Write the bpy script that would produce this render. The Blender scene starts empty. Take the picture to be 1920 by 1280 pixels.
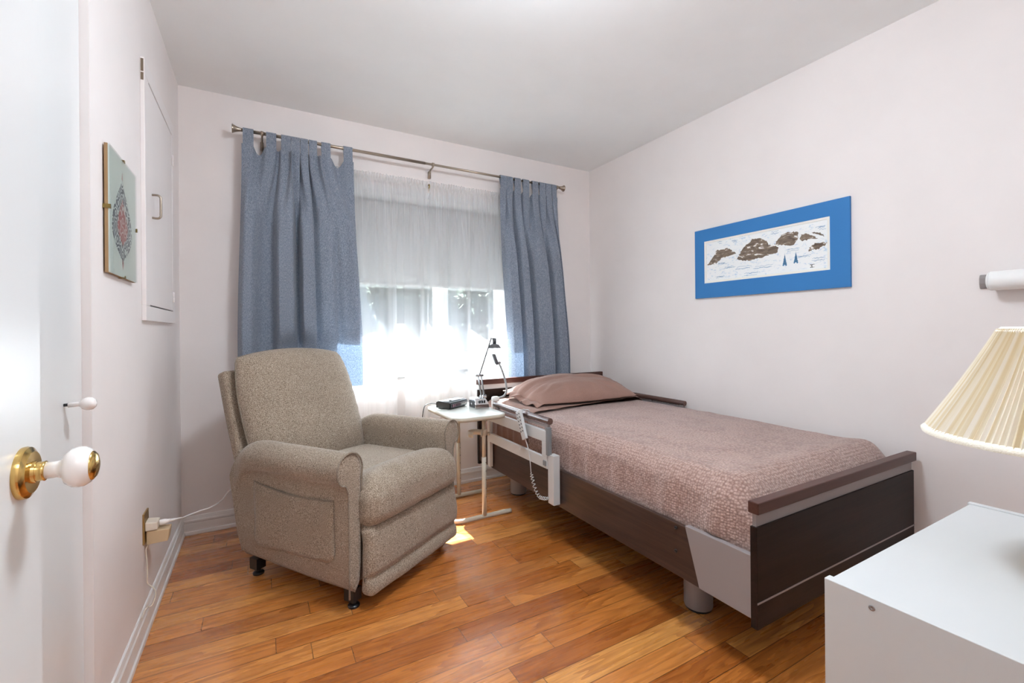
LAMP, HALL, SUN, SKY, EXPO = 53, 4.0, 95.0, .45, 0.86  # first two: strengths of the added fill lights out of view
import bpy, math, random
from mathutils import Vector, Matrix, Euler, noise as mnoise
random.seed(7)
PI = math.pi
S = bpy.context.scene
COL = S.collection
R = math.radians

# ------------------------------------------------------------------ calibration of the place (metres)
XL, XR, YB, H = -0.378, 2.448, 2.993, 2.44      # left wall, right wall, window wall, ceiling
YF = -0.03                                       # wall with the doorway the camera stands in

# ------------------------------------------------------------------ materials
def lin(h):
    h = h.lstrip('#')
    c = [int(h[i:i + 2], 16) / 255 for i in (0, 2, 4)]
    return tuple((x / 12.92 if x <= .04045 else ((x + .055) / 1.055) ** 2.4) for x in c) + (1,)

class NT:
    def __init__(s, name):
        s.m = bpy.data.materials.new(name); s.m.use_nodes = True
        s.t = s.m.node_tree; s.n = s.t.nodes; s.n.clear()
        s.out = s.n.new('ShaderNodeOutputMaterial')
    def new(s, typ, **kw):
        n = s.n.new(typ)
        for k, v in kw.items():
            if k.startswith('i_'):
                n.inputs[k[2:].replace('_', ' ')].default_value = v
            else:
                setattr(n, k, v)
        return n
    def link(s, a, b): s.t.links.new(a, b)
    def coords(s, scale=(1, 1, 1), kind='Object'):
        tc = s.new('ShaderNodeTexCoord'); mp = s.new('ShaderNodeMapping')
        s.link(tc.outputs[kind], mp.inputs['Vector']); mp.inputs['Scale'].default_value = scale
        return mp.outputs['Vector']
    def noise(s, vec, scale, detail=3, rough=.55, dist=0):
        n = s.new('ShaderNodeTexNoise'); s.link(vec, n.inputs['Vector'])
        n.inputs['Scale'].default_value = scale; n.inputs['Detail'].default_value = detail
        n.inputs['Roughness'].default_value = rough; n.inputs['Distortion'].default_value = dist
        return n.outputs['Fac']
    def ramp(s, fac, stops, interp='LINEAR'):
        r = s.new('ShaderNodeValToRGB'); s.link(fac, r.inputs['Fac']); r.color_ramp.interpolation = interp
        e = r.color_ramp.elements
        while len(e) < len(stops): e.new(.5)
        for el, (p, c) in zip(e, stops):
            el.position = p; el.color = c if len(c) == 4 else tuple(c) + (1,)
        return r.outputs['Color']
    def math(s, op, a, b=None):
        n = s.new('ShaderNodeMath', operation=op)
        for i, x in enumerate((a, b)):
            if x is None: continue
            if isinstance(x, (int, float)): n.inputs[i].default_value = x
            else: s.link(x, n.inputs[i])
        return n.outputs[0]
    def mix(s, fac, a, b, blend='MIX'):
        n = s.new('ShaderNodeMix', data_type='RGBA', blend_type=blend)
        for k, x in ((0, fac), (6, a), (7, b)):
            if hasattr(x, 'links'): s.link(x, n.inputs[k])
            else: n.inputs[k].default_value = x
        return n.outputs[2]
    def bump(s, h, strength=.3, dist=.01):
        b = s.new('ShaderNodeBump'); b.inputs['Strength'].default_value = strength; b.inputs['Distance'].default_value = dist
        s.link(h, b.inputs['Height']); return b.outputs['Normal']
    def bsdf(s, col, rough=.5, metal=0, spec=.5, normal=None, sheen=0, coat=0):
        b = s.new('ShaderNodeBsdfPrincipled')
        for k, x in (('Base Color', col), ('Roughness', rough)):
            if hasattr(x, 'links'): s.link(x, b.inputs[k])
            else: b.inputs[k].default_value = x
        b.inputs['Metallic'].default_value = metal; b.inputs['Specular IOR Level'].default_value = spec
        b.inputs['Sheen Weight'].default_value = sheen; b.inputs['Coat Weight'].default_value = coat
        b.inputs['Coat Roughness'].default_value = .2; b.inputs['Coat IOR'].default_value = 1.75
        if normal is not None: s.link(normal, b.inputs['Normal'])
        return b.outputs[0]
    def end(s, sh): s.link(sh, s.out.inputs['Surface']); return s.m

def paint(name, c, rough=.55, spec=.4, bump=.05, bscale=60, var=.02):
    t = NT(name); v = t.coords()
    c = lin(c)
    f = t.noise(v, 3.0, 4)
    col = t.ramp(f, [(.3, tuple(x * (1 - var) for x in c[:3])), (.7, tuple(min(1, x * (1 + var)) for x in c[:3]))])
    return t.end(t.bsdf(col, rough, 0, spec, t.bump(t.noise(v, bscale, 3), bump, .004)))

def metal(name, c, rough=.3, brush=.1):
    t = NT(name); v = t.coords((1, 1, 1))
    r = t.ramp(t.noise(v, 40, 3), [(.2, (rough * (1 - brush),) * 3), (.8, (rough * (1 + brush),) * 3)])
    return t.end(t.bsdf(lin(c), r, 1.0))

def plastic(name, c, rough=.4, spec=.5):
    t = NT(name); v = t.coords()
    return t.end(t.bsdf(lin(c), rough, 0, spec, t.bump(t.noise(v, 300, 2), .03, .001)))

def fabric(name, stops, scale=260, rough=.95, bump=.5, dist=.002, sheen=.2, stretch=(1, 1, 1), trans=0):
    t = NT(name); v = t.coords(stretch)
    f = t.noise(v, scale, 2, .6)
    col = t.ramp(f, [(p, lin(c)) for p, c in stops])
    big = t.noise(v, 5, 3)
    col = t.mix(1.0, col, t.ramp(big, [(.3, (.93,) * 3), (.7, (1.05,) * 3)]), 'MULTIPLY')
    sh = t.bsdf(col, rough, 0, .15, t.bump(f, bump, dist), sheen)
    if trans:
        tr = t.new('ShaderNodeBsdfTranslucent'); t.link(t.mix(1.0, col, (.80, 1.0, 1.18, 1), 'MULTIPLY'), tr.inputs['Color'])
        mx = t.new('ShaderNodeMixShader'); mx.inputs[0].default_value = trans
        t.link(sh, mx.inputs[1]); t.link(tr.outputs[0], mx.inputs[2]); sh = mx.outputs[0]
    return t.end(sh)

def wood(name, dark, light, axis=0, rough=.45, scale=1.0, spec=.4):
    t = NT(name)
    sc = [26 * scale, 26 * scale, 26 * scale]; sc[axis] = 1.4 * scale
    v = t.coords(tuple(sc))
    f1 = t.noise(v, 1.0, 5, .6, .6)
    sc2 = [130, 130, 130]; sc2[axis] = 5
    f2 = t.noise(t.coords(tuple(sc2)), 1.0, 3, .6)
    f = t.math('ADD', t.math('MULTIPLY', f1, .65), t.math('MULTIPLY', f2, .35))
    col = t.ramp(f, [(.32, lin(dark)), (.66, lin(light))])
    return t.end(t.bsdf(col, rough, 0, spec, t.bump(f2, .12, .002)))

def floor_mat():
    t = NT('oak_strip_floor')
    W = .0905
    tc = t.new('ShaderNodeTexCoord'); sp = t.new('ShaderNodeSeparateXYZ'); t.link(tc.outputs['Object'], sp.inputs[0])
    x, y = sp.outputs[0], sp.outputs[1]
    yy = t.math('DIVIDE', t.math('SUBTRACT', y, 1.6408 - 40 * W), W)
    row = t.math('FLOOR', yy); fy = t.math('FRACT', yy)
    wn = t.new('ShaderNodeTexWhiteNoise', noise_dimensions='1D'); t.link(row, wn.inputs['W'])
    L = t.math('ADD', t.math('MULTIPLY', wn.outputs['Value'], .45), .50)
    wn2 = t.new('ShaderNodeTexWhiteNoise', noise_dimensions='1D'); t.link(t.math('ADD', row, 77.3), wn2.inputs['W'])
    xx = t.math('DIVIDE', t.math('ADD', x, t.math('ADD', t.math('MULTIPLY', wn2.outputs['Value'], 3.0), 10)), L)
    cid = t.math('FLOOR', xx); fx = t.math('FRACT', xx)
    cb = t.new('ShaderNodeCombineXYZ'); t.link(row, cb.inputs[0]); t.link(cid, cb.inputs[1])
    wr = t.new('ShaderNodeTexWhiteNoise', noise_dimensions='2D'); t.link(cb.outputs[0], wr.inputs['Vector'])
    rnd = wr.outputs['Value']
    # grain coordinates, shifted per board
    g = t.new('ShaderNodeCombineXYZ'); t.link(t.math('MULTIPLY', x, 1.0), g.inputs[0]); t.link(y, g.inputs[1])
    t.link(t.math('MULTIPLY', rnd, 37.0), g.inputs[2])
    mp = t.new('ShaderNodeMapping'); t.link(g.outputs[0], mp.inputs['Vector']); mp.inputs['Scale'].default_value = (1.1, 11.0, 1)
    n1 = t.noise(mp.outputs[0], 1.0, 3, .5, .3)
    rings = t.math('FRACT', t.math('MULTIPLY', n1, 10.0))
    rings = t.math('POWER', rings, 1.6)
    mp2 = t.new('ShaderNodeMapping'); t.link(g.outputs[0], mp2.inputs['Vector']); mp2.inputs['Scale'].default_value = (7, 170, 1)
    pores = t.noise(mp2.outputs[0], 1.0, 4, .65)
    base = t.ramp(rnd, [(0, lin('#ae642a')), (.2, lin('#cb7e39')), (.45, lin('#db9048')), (.7, lin('#e6a256')), (.88, lin('#dd964e')), (1, lin('#a25827'))])
    dk = t.mix(t.math('MULTIPLY', rings, .72), base, t.mix(1.0, base, (.55, .42, .34, 1), 'MULTIPLY'))
    dk = t.mix(1.0, dk, t.ramp(pores, [(.35, (.82, .78, .74)), (.6, (1.05, 1.04, 1.03))]), 'MULTIPLY')
    # joints
    ey = t.math('MINIMUM', fy, t.math('SUBTRACT', 1.0, fy))
    ex = t.math('MULTIPLY', t.math('MINIMUM', fx, t.math('SUBTRACT', 1.0, fx)), t.math('DIVIDE', L, W))
    e = t.math('MINIMUM', ey, ex)
    seam = t.math('LESS_THAN', e, .015)
    col = t.mix(t.math('MULTIPLY', seam, .75), dk, lin('#3a1d0e'))
    h = t.math('ADD', t.math('MULTIPLY', pores, .12), t.math('MULTIPLY', t.math('MINIMUM', e, .03), 12))
    rough = t.ramp(t.noise(mp.outputs[0], 4, 3), [(.3, (.24,) * 3), (.7, (.33,) * 3)])
    return t.end(t.bsdf(col, rough, 0, .5, t.bump(h, .12, .0015), 0, 1.0))

def sheer_mat():
    t = NT('white_voile'); v = t.coords()
    tr = t.new('ShaderNodeBsdfTransparent'); tr.inputs['Color'].default_value = (.97, .97, .97, 1)
    tl = t.new('ShaderNodeBsdfTranslucent'); tl.inputs['Color'].default_value = (.80, .80, .80, 1)
    df = t.new('ShaderNodeBsdfDiffuse'); df.inputs['Color'].default_value = (.80, .79, .785, 1)
    m1 = t.new('ShaderNodeMixShader'); m1.inputs[0].default_value = .45
    t.link(tl.outputs[0], m1.inputs[1]); t.link(df.outputs[0], m1.inputs[2])
    m2 = t.new('ShaderNodeMixShader')
    fr = t.new('ShaderNodeLayerWeight'); fr.inputs['Blend'].default_value = .35
    f = t.math('ADD', t.math('MULTIPLY', fr.outputs['Facing'], .50), .45)
    f = t.math('ADD', f, t.math('MULTIPLY', t.noise(v, 500, 2), .06))
    t.link(f, m2.inputs[0]); t.link(tr.outputs[0], m2.inputs[1]); t.link(m1.outputs[0], m2.inputs[2])
    return t.end(m2.outputs[0])

def glass_mat(name='window_glass', rough=0.0, refl=.06):
    t = NT(name)
    tr = t.new('ShaderNodeBsdfTransparent'); tr.inputs['Color'].default_value = (.97, .985, .98, 1)
    gl = t.new('ShaderNodeBsdfGlossy'); gl.inputs['Roughness'].default_value = rough + .01
    fr = t.new('ShaderNodeLayerWeight'); fr.inputs['Blend'].default_value = .5
    mx = t.new('ShaderNodeMixShader')
    t.link(t.math('ADD', t.math('MULTIPLY', t.math('POWER', fr.outputs['Facing'], 5.0), .5), refl * .5), mx.inputs[0])
    t.link(tr.outputs[0], mx.inputs[1]); t.link(gl.outputs[0], mx.inputs[2])
    return t.end(mx.outputs[0])

def blind_mat():
    t = NT('roller_blind_cloth'); v = t.coords((1, 1, 1))
    tl = t.new('ShaderNodeBsdfTranslucent'); tl.inputs['Color'].default_value = (.32, .32, .325, 1)
    df = t.new('ShaderNodeBsdfDiffuse'); df.inputs['Color'].default_value = (.66, .66, .66, 1)
    t.link(t.bump(t.noise(v, 500, 2), .1, .001), df.inputs['Normal'])
    m = t.new('ShaderNodeMixShader'); m.inputs[0].default_value = .88
    t.link(tl.outputs[0], m.inputs[1]); t.link(df.outputs[0], m.inputs[2])
    return t.end(m.outputs[0])

def blanket_mat():
    t = NT('brown_waffle_blanket'); v = t.coords((1, 1, 1))
    vo = t.new('ShaderNodeTexVoronoi'); t.link(v, vo.inputs['Vector']); vo.inputs['Scale'].default_value = 105
    vo.inputs['Randomness'].default_value = .55
    d = vo.outputs['Distance']
    fz = t.noise(v, 420, 2)
    c = t.ramp(d, [(.1, lin('#c0a397')), (.75, lin('#8d7067'))])
    c = t.mix(1.0, c, t.ramp(fz, [(.3, (.86,) * 3), (.7, (1.1,) * 3)]), 'MULTIPLY')
    h = t.math('ADD', t.math('MULTIPLY', d, -1.0), t.math('MULTIPLY', fz, .3))
    return t.end(t.bsdf(c, .97, 0, .1, t.bump(h, .75, .005), .35))

def art_paper():
    t = NT('drawing_paper'); v = t.coords((1, 1, 1))
    a = t.noise(t.coords((1, 9, 22)), 2.2, 4, .6, 1.2)
    b = t.noise(t.coords((1, 30, 60)), 2.0, 3, .6, .5)
    k = t.math('MULTIPLY', t.ramp(a, [(.52, (0, 0, 0)), (.64, (1, 1, 1))]), t.ramp(b, [(.45, (0, 0, 0)), (.6, (1, 1, 1))]))
    c = t.mix(t.math('MULTIPLY', k, .6), lin('#eff1f0'), lin('#8fb8da'))
    return t.end(t.bsdf(c, .7, 0, .2))

def art_rock():
    t = NT('charcoal_rock_strokes')
    a = t.noise(t.coords((1, 18, 50)), 1.0, 4, .6, 1.0)
    c = t.ramp(a, [(.3, lin('#5a4e46')), (.52, lin('#7d6e60')), (.585, lin('#918172')), (.62, lin('#eceae6'))])
    return t.end(t.bsdf(c, .8, 0, .2))

def art_leaf(name, dark, paper, k=3.2):
    t = NT(name)
    vo = t.new('ShaderNodeTexVoronoi'); t.link(t.coords((1, 1, 1)), vo.inputs['Vector']); vo.inputs['Scale'].default_value = 34
    r = t.math('FRACT', t.math('MULTIPLY', vo.outputs['Distance'], k))
    c = t.ramp(r, [(.50, lin(dark)), (.66, lin(paper))])
    return t.end(t.bsdf(c, .5, 0, .4))

def pleat_mat():
    t = NT('cream_pleated_shade')
    tc = t.new('ShaderNodeTexCoord'); sp = t.new('ShaderNodeSeparateXYZ'); t.link(tc.outputs['Object'], sp.inputs[0])
    an = t.math('ARCTAN2', sp.outputs[1], sp.outputs[0])
    n = t.new('ShaderNodeTexNoise', noise_dimensions='1D'); t.link(t.math('MULTIPLY', an, 16.0), n.inputs['W']); n.inputs['Scale'].default_value = 1.0; n.inputs['Detail'].default_value = 2
    c = t.ramp(n.outputs['Fac'], [(.36, lin('#e0cfab')), (.5, lin('#ece2cd')), (.64, lin('#f4efe6'))])
    sh = t.bsdf(c, .75, 0, .25)
    tl = t.new('ShaderNodeBsdfTranslucent'); tl.inputs['Color'].default_value = lin('#f5ead2')
    m = t.new('ShaderNodeMixShader'); m.inputs[0].default_value = .30
    t.link(sh, m.inputs[1]); t.link(tl.outputs[0], m.inputs[2])
    return t.end(m.outputs[0])

M = dict(
    wall=paint('pale_pink_wall_paint', '#ebe4e1', .5, .3, .06, 45),
    ceil=paint('white_ceiling_paint', '#f6f8f8', .7, .2, .05, 60),
    trim=paint('white_trim_gloss', '#e8e4e1', .3, .45, .03, 30),
    door=paint('white_door_gloss', '#dfe0df', .28, .45, .06, 22),
    cab=paint('white_cupboard_paint', '#e9e3e1', .35, .4, .04, 25),
    floor=floor_mat(),
    chair=fabric('oatmeal_tweed', [(.30, '#57483a'), (.44, '#8a7a69'), (.56, '#a39382'), (.72, '#c4b6a5')], 300, .95, .5, .002, .25),
    pipe=fabric('oatmeal_welt', [(.3, '#716456'), (.7, '#9a8c7d')], 300),
    blk=plastic('black_plastic', '#17171a', .35),
    drkgrey=plastic('dark_grey_plastic', '#4a4b4e', .45),
    curtain=fabric('blue_grey_linen', [(.28, '#666f7d'), (.5, '#858d9a'), (.72, '#a4aab5')], 330, .9, .35, .001, .2, (1, 1, .35), .11),
    sheer=sheer_mat(), glass=glass_mat(), blind=blind_mat(),
    nickel=metal('brushed_nickel', '#a79b8d', .32), chrome=metal('chrome', '#d5d6d8', .12),
    steel=metal('satin_grey_steel', '#9a9a9b', .4),
    brass=metal('polished_brass', '#cfae6c', .16),
    oldbrass=metal('dull_brass', '#8f7a4a', .35),
    bedwood=wood('dark_walnut_laminate', '#110906', '#291a15', 0, .5, 1.0, .2),
    bedwoody=wood('dark_walnut_laminate_rail', '#231713', '#47342b', 1, .42),
    bedcap=wood('red_brown_bed_rail', '#3d211a', '#512f26', 0, .38),
    bedtube=wood('brown_rail_tube', '#4b3630', '#664a42', 1, .22, 1, .6),
    silver=plastic('silver_lacquer', '#8d8584', .36, .6),
    silverlt=plastic('light_grey_rail_lacquer', '#c2c3c2', .35, .6),
    railgrey=plastic('mid_grey_post', '#77797b', .4),
    dark=plastic('bed_underframe', '#26221f', .6),
    fitted=fabric('brown_cotton_fitted_sheet', [(.3, '#7d5a4a'), (.7, '#94705d')], 220, .9, .15, .001),
    sheet=fabric('brown_cotton', [(.3, '#8a6a5e'), (.7, '#9b7a6d')], 400, .85, .12, .0008, .15),
    blanket=blanket_mat(),
    beige=plastic('beige_powder_coat', '#bdb4a3', .4),
    tabletop=paint('pale_laminate_top', '#bfc0b8', .35, .5, .02, 80),
    porcelain=plastic('white_porcelain', '#ece6e2', .12, .6),
    whiteplastic=plastic('white_plastic', '#e6e2de', .4),
    ivory=plastic('ivory_plastic', '#d9cdbc', .4),
    beigebox=plastic('tan_adapter_plastic', '#c2a885', .5),
    plate=metal('brushed_brass_plate', '#b29a68', .35),
    dresser=paint('white_melamine', '#c8caca', .38, .45, .02, 90),
    pleat=pleat_mat(), cream=fabric('cream_bias_trim', [(.3, '#ede5d2'), (.7, '#f7f1e2')], 300),
    blue=paint('blue_mat_board', '#3878b4', .6, .25, .05, 300),
    bevel=paint('cream_mat_board', '#efece4', .7, .2, .03, 200),
    art=art_paper(), rock=art_rock(), artblue=plastic('blue_pencil', '#5f8fb6', .8, .1), ink=plastic('black_ink', '#222326', .8, .1),
    leaf=art_leaf('filigree_leaf_print', '#3d4450', '#c6cdc8'), leafred=art_leaf('red_leaf_print', '#9c4a48', '#c4b9b3', 2.6),
    leafpink=plastic('dusty_red_print', '#a8726d', .6), clippaper=plastic('pale_green_grey_paper', '#c9cfc7', .6, .3),
    hardboard=wood('hardboard_edge', '#8a6b4a', '#a98a64', 2, .7),
    artglass=glass_mat('picture_glass'),
    lcd=plastic('smoked_display', '#43303a', .15, .6), lcdtext=plastic('pale_red_digit', '#c79aa4', .4),
    white=plastic('bright_white', '#f0f0ee', .5), copper=plastic('orange_reflection_label', '#c39a80', .35),
    frame=paint('white_window_frame', '#e9ebec', .4, .4, .02, 60),
    stone=paint('grey_stone_sill', '#6f6c68', .6, .2, .05, 90),
    stucco=paint('white_house_siding', '#b4b4b1', .8, .2, .2, 12), roof=paint('grey_roof_shingles', '#2c2d30', .9, .1, .4, 20),
    paneblue=plastic('blue_reflecting_pane', '#93a8c8', .1, .8), lawn=paint('pale_lawn', '#171a12', .95, .1, .4, 30),
    leaves=paint('dusty_green_leaves', '#555e51', .9, .1, .6, 9), bark=paint('grey_bark', '#77685a', .9, .1, .6, 20),
    gun=plastic('dark_grey_lamp_metal', '#5c5b5c', .35), neckgrey=plastic('grey_gooseneck', '#a2a2a2', .4),
)

# ------------------------------------------------------------------ mesh helpers
class G:
    """collects geometry of one part"""
    def __init__(s): s.v = []; s.f = []; s.mi = []; s.cur = 0
    def add(s, vs, fs):
        b = len(s.v); s.v.extend(Vector(p) for p in vs)
        s.f.extend(tuple(b + i for i in f) for f in fs); s.mi.extend([s.cur] * len(fs)); return s
    def box(s, x0, x1, y0, y1, z0, z1):
        vs = [(x, y, z) for z in (z0, z1) for y in (y0, y1) for x in (x0, x1)]
        return s.add(vs, [(0, 2, 3, 1), (4, 5, 7, 6), (0, 1, 5, 4), (2, 6, 7, 3), (0, 4, 6, 2), (1, 3, 7, 5)])
    def rbox(s, c, h, r, fn=None, n=6, k=3):
        """rounded box, dense enough to be deformed by fn"""
        def samp(hh):
            rr = min(r, hh)
            a = [-hh + rr * (1 - math.cos(PI / 2 * i / k)) for i in range(k + 1)]
            m = [(-hh + rr) + (2 * (hh - rr)) * i / n for i in range(1, n)] if hh > rr + 1e-6 else []
            return a + m + [-q for q in reversed(a)] if hh > rr + 1e-6 else a + [-q for q in reversed(a[:-1])]
        X, Y, Z = (samp(q) for q in h)
        idx = {}; vs = []; fs = []
        def vid(p):
            key = tuple(round(q, 6) for q in p)
            if key not in idx:
                q = Vector(p); inn = Vector([max(-(hh - min(r, hh)), min(hh - min(r, hh), a)) for a, hh in zip(p, h)])
                d = q - inn
                if d.length > 1e-9: q = inn + d.normalized() * r
                q = Vector([max(-hh, min(hh, a)) for a, hh in zip(q, h)])
                if fn: q = Vector(fn(q))
                idx[key] = len(vs); vs.append(q + Vector(c))
            return idx[key]
        def grid(A, B, mk, flip):
            for i in range(len(A) - 1):
                for j in range(len(B) - 1):
                    q = [vid(mk(A[i], B[j])), vid(mk(A[i + 1], B[j])), vid(mk(A[i + 1], B[j + 1])), vid(mk(A[i], B[j + 1]))]
                    q = list(dict.fromkeys(q))
                    if len(q) > 2: fs.append(tuple(reversed(q)) if flip else tuple(q))
        grid(X, Y, lambda a, b: (a, b, h[2]), False); grid(X, Y, lambda a, b: (a, b, -h[2]), True)
        grid(X, Z, lambda a, b: (a, -h[1], b), False); grid(X, Z, lambda a, b: (a, h[1], b), True)
        grid(Y, Z, lambda a, b: (h[0], a, b), False); grid(Y, Z, lambda a, b: (-h[0], a, b), True)
        return s.add(vs, fs)
    def loft(s, secs, closed=True, cap=True):
        n = len(secs[0]); vs = [p for q in secs for p in q]; fs = []
        for i in range(len(secs) - 1):
            for j in range(n if closed else n - 1):
                a = i * n + j; b = i * n + (j + 1) % n
                fs.append((a, b, b + n, a + n))
        if cap and closed:
            fs.append(tuple(reversed(range(n)))); fs.append(tuple((len(secs) - 1) * n + j for j in range(n)))
        return s.add(vs, fs)
    def tube(s, pts, r, n=10, cap=True):
        pts = [Vector(p) for p in pts]; rr = r if isinstance(r, (list, tuple)) else [r] * len(pts)
        t0 = (pts[1] - pts[0]).normalized(); u = t0.orthogonal().normalized(); secs = []
        for i, p in enumerate(pts):
            t = ((pts[min(i + 1, len(pts) - 1)] - pts[i - 1 if i else 0])).normalized()
            u = (u - t * u.dot(t)).normalized(); w = t.cross(u)
            secs.append([p + (u * math.cos(2 * PI * j / n) + w * math.sin(2 * PI * j / n)) * rr[i] for j in range(n)])
        return s.loft(secs, True, cap)
    def lathe(s, prof, o, ax, n=24, cap=True):
        """prof: (radius, height along ax)"""
        ax = Vector(ax).normalized(); u = ax.orthogonal().normalized(); w = ax.cross(u); o = Vector(o)
        secs = [[o + ax * h + (u * math.cos(2 * PI * j / n) + w * math.sin(2 * PI * j / n)) * max(r, 1e-5) for j in range(n)] for r, h in prof]
        return s.loft(secs, True, cap)
    def prism(s, poly, d):
        n = len(poly); d = Vector(d); vs = [Vector(p) for p in poly] + [Vector(p) + d for p in poly]
        fs = [tuple(reversed(range(n))), tuple(range(n, 2 * n))] + [(i, (i + 1) % n, (i + 1) % n + n, i + n) for i in range(n)]
        return s.add(vs, fs)
    def sheet(s, nu, nv, fn):
        vs = [fn(i / nu, j / nv) for i in range(nu + 1) for j in range(nv + 1)]
        fs = [(i * (nv + 1) + j, (i + 1) * (nv + 1) + j, (i + 1) * (nv + 1) + j + 1, i * (nv + 1) + j + 1) for i in range(nu) for j in range(nv)]
        return s.add(vs, fs)
    def pad(s, nu, nv, P2, tf, tb, place):
        """cushion from a 2-D outline map P2(u,v) and front / back thickness"""
        us = [-math.cos(PI * i / nu) for i in range(nu + 1)]; ws = [-math.cos(PI * j / nv) for j in range(nv + 1)]
        vs = []; ix = {}
        for side in (0, 1):
            for i, u in enumerate(us):
                for j, w in enumerate(ws):
                    border = i in (0, nu) or j in (0, nv)
                    if side and border: ix[1, i, j] = ix[0, i, j]; continue
                    a, b = P2(u, w); c = 0 if border else (tf(u, w) if side == 0 else -tb(u, w))
                    ix[side, i, j] = len(vs); vs.append(place(a, b, c))
        fs = []
        for i in range(nu):
            for j in range(nv):
                q = [(i, j), (i + 1, j), (i + 1, j + 1), (i, j + 1)]
                fs.append(tuple(ix[0, a, b] for a, b in q)); fs.append(tuple(ix[1, a, b] for a, b in reversed(q)))
        return s.add(vs, fs)

def build(name, g, mats, parent=None, smooth=False, bevel=0, seg=2, subd=0, solid=0, recalc=True, off=None, local=False):
    me = bpy.data.meshes.new(name)
    if parent is not None and not local:
        w = Vector((0, 0, 0)); q = parent
        while q is not None: w = w + q.location; q = q.parent
        g.v = [v - w for v in g.v]
    if off: g.v = [v - Vector(off) for v in g.v]
    me.from_pydata([tuple(v) for v in g.v], [], g.f)
    import bmesh
    if recalc:
        bm = bmesh.new(); bm.from_mesh(me); bmesh.ops.recalc_face_normals(bm, faces=bm.faces); bm.to_mesh(me); bm.free()
    for m in (mats if isinstance(mats, (list, tuple)) else [mats]): me.materials.append(m)
    for p, k in zip(me.polygons, g.mi): p.material_index = k
    if smooth: me.polygons.foreach_set('use_smooth', [True] * len(me.polygons))
    o = bpy.data.objects.new(name, me); COL.objects.link(o)
    if off: o.location = off
    if parent is not None: o.parent = parent
    if bevel:
        b = o.modifiers.new('edge', 'BEVEL'); b.width = bevel; b.segments = seg; b.limit_method = 'ANGLE'; b.angle_limit = R(40)
    if solid:
        q = o.modifiers.new('cloth', 'SOLIDIFY'); q.thickness = solid; q.offset = 0
    if subd:
        q = o.modifiers.new('soft', 'SUBSURF'); q.levels = subd; q.render_levels = subd
    me.update()
    return o

def smooth_by_angle(o, ang=35):
    me = o.data
    me.polygons.foreach_set('use_smooth', [True] * len(me.polygons))
    try: me.set_sharp_from_angle(angle=R(ang))
    except Exception: pass
    return o

def tag(o, label=None, cat=None, group=None, kind=None):
    if label: o['label'] = label
    if cat: o['category'] = cat
    if group: o['group'] = group
    if kind: o['kind'] = kind
    return o

def thing(name, label, cat, loc=(0, 0, 0), rz=0, group=None):
    o = bpy.data.objects.new(name, None); COL.objects.link(o); o.location = loc; o.rotation_euler = (0, 0, rz)
    o.empty_display_size = .1
    return tag(o, label, cat, group)

def struct(name, g, m, label=None, **kw):
    return tag(build(name, g, m, **kw), label, None, None, 'structure')

def boxes(*bs):
    g = G()
    for b in bs: g.box(*b)
    return g

def bez(pts, n=10):
    """Catmull-Rom through points"""
    P = [Vector(p) for p in pts]; P = [P[0] * 2 - P[1]] + P + [P[-1] * 2 - P[-2]]; out = []
    for i in range(1, len(P) - 2):
        for k in range(n):
            t = k / n; a, b, c, d = P[i - 1:i + 3]
            out.append(.5 * (2 * b + (c - a) * t + (2 * a - 5 * b + 4 * c - d) * t * t + (3 * b - a - 3 * c + d) * t ** 3))
    return out + [P[-2]]

def nz(x, y, z=0): return mnoise.noise(Vector((x, y, z)))
# ================================================================== THE SETTING
struct('floor', boxes((XL - .15, XR + .12, YF - .12, YB + .3, -.08, 0)), M['floor'])
struct('ceiling', boxes((XL - .15, XR + .12, YF - .12, YB + .35, H, H + .08)), M['ceil'])
struct('wall_right', boxes((XR, XR + .12, YF - .12, YB + .35, 0, H)), M['wall'])
CY = 1.535                                        # end of the recessed closet front
struct('wall_left', boxes((XL - .12, XL, CY, YB + .35, 0, H), (XL - .12, XL, YF, CY, 2.06, H)), M['wall'])
WX0, WX1, WZ0, WZ1 = .26, 1.74, .80, 2.03         # window opening
struct('wall_back', boxes((XL, WX0, YB, YB + .34, 0, H), (WX1, XR, YB, YB + .34, 0, H),
                          (WX0, WX1, YB, YB + .34, 0, WZ0), (WX0, WX1, YB, YB + .34, WZ1, H)), M['wall'])
DX0, DX1 = -.27, .58
struct('wall_front', boxes((-1.4, DX0, YF - .12, YF, 0, H), (DX1, XR, YF - .12, YF, 0, H), (DX0, DX1, YF - .12, YF, 2.05, H)), M['wall'])
# hall behind the doorway
struct('floor_hall', boxes((-1.3, 1.9, -1.5, YF - .12, -.08, 0)), M['floor'])
struct('ceiling_hall', boxes((-1.3, 1.9, -1.5, YF - .12, H, H + .08)), M['ceil'])
struct('wall_hall', boxes((-1.3, 1.9, -1.6, -1.5, 0, H), (-1.4, -1.3, -1.6, YF - .12, 0, H), (1.9, 2.0, -1.6, YF - .12, 0, H)), M['wall'])

def baseboard(name, p0, p1, nrm):
    """moulded skirting along p0-p1, profile growing along nrm"""
    prof = [(0, 0), (.017, 0), (.0185, .006), (.017, .018), (.0125, .023), (.0115, .030), (.0105, .058), (.0095, .063), (.0125, .068), (.0125, .076),
            (.009, .082), (.0075, .090), (.0055, .098), (.002, .101), (0, .101)]
    n = Vector(nrm); a, b = Vector(p0), Vector(p1)
    g = G().loft([[q + n * d + Vector((0, 0, z)) for d, z in prof] for q in (a, b)])
    return struct(name, g, M['trim'])
baseboard('baseboard_left', (XL, CY, 0), (XL, YB - .001, 0), (1, 0, 0))
baseboard('baseboard_back', (XL, YB, 0), (XR, YB, 0), (0, -1, 0))
baseboard('baseboard_right', (XR, YF, 0), (XR, YB, 0), (-1, 0, 0))

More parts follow.
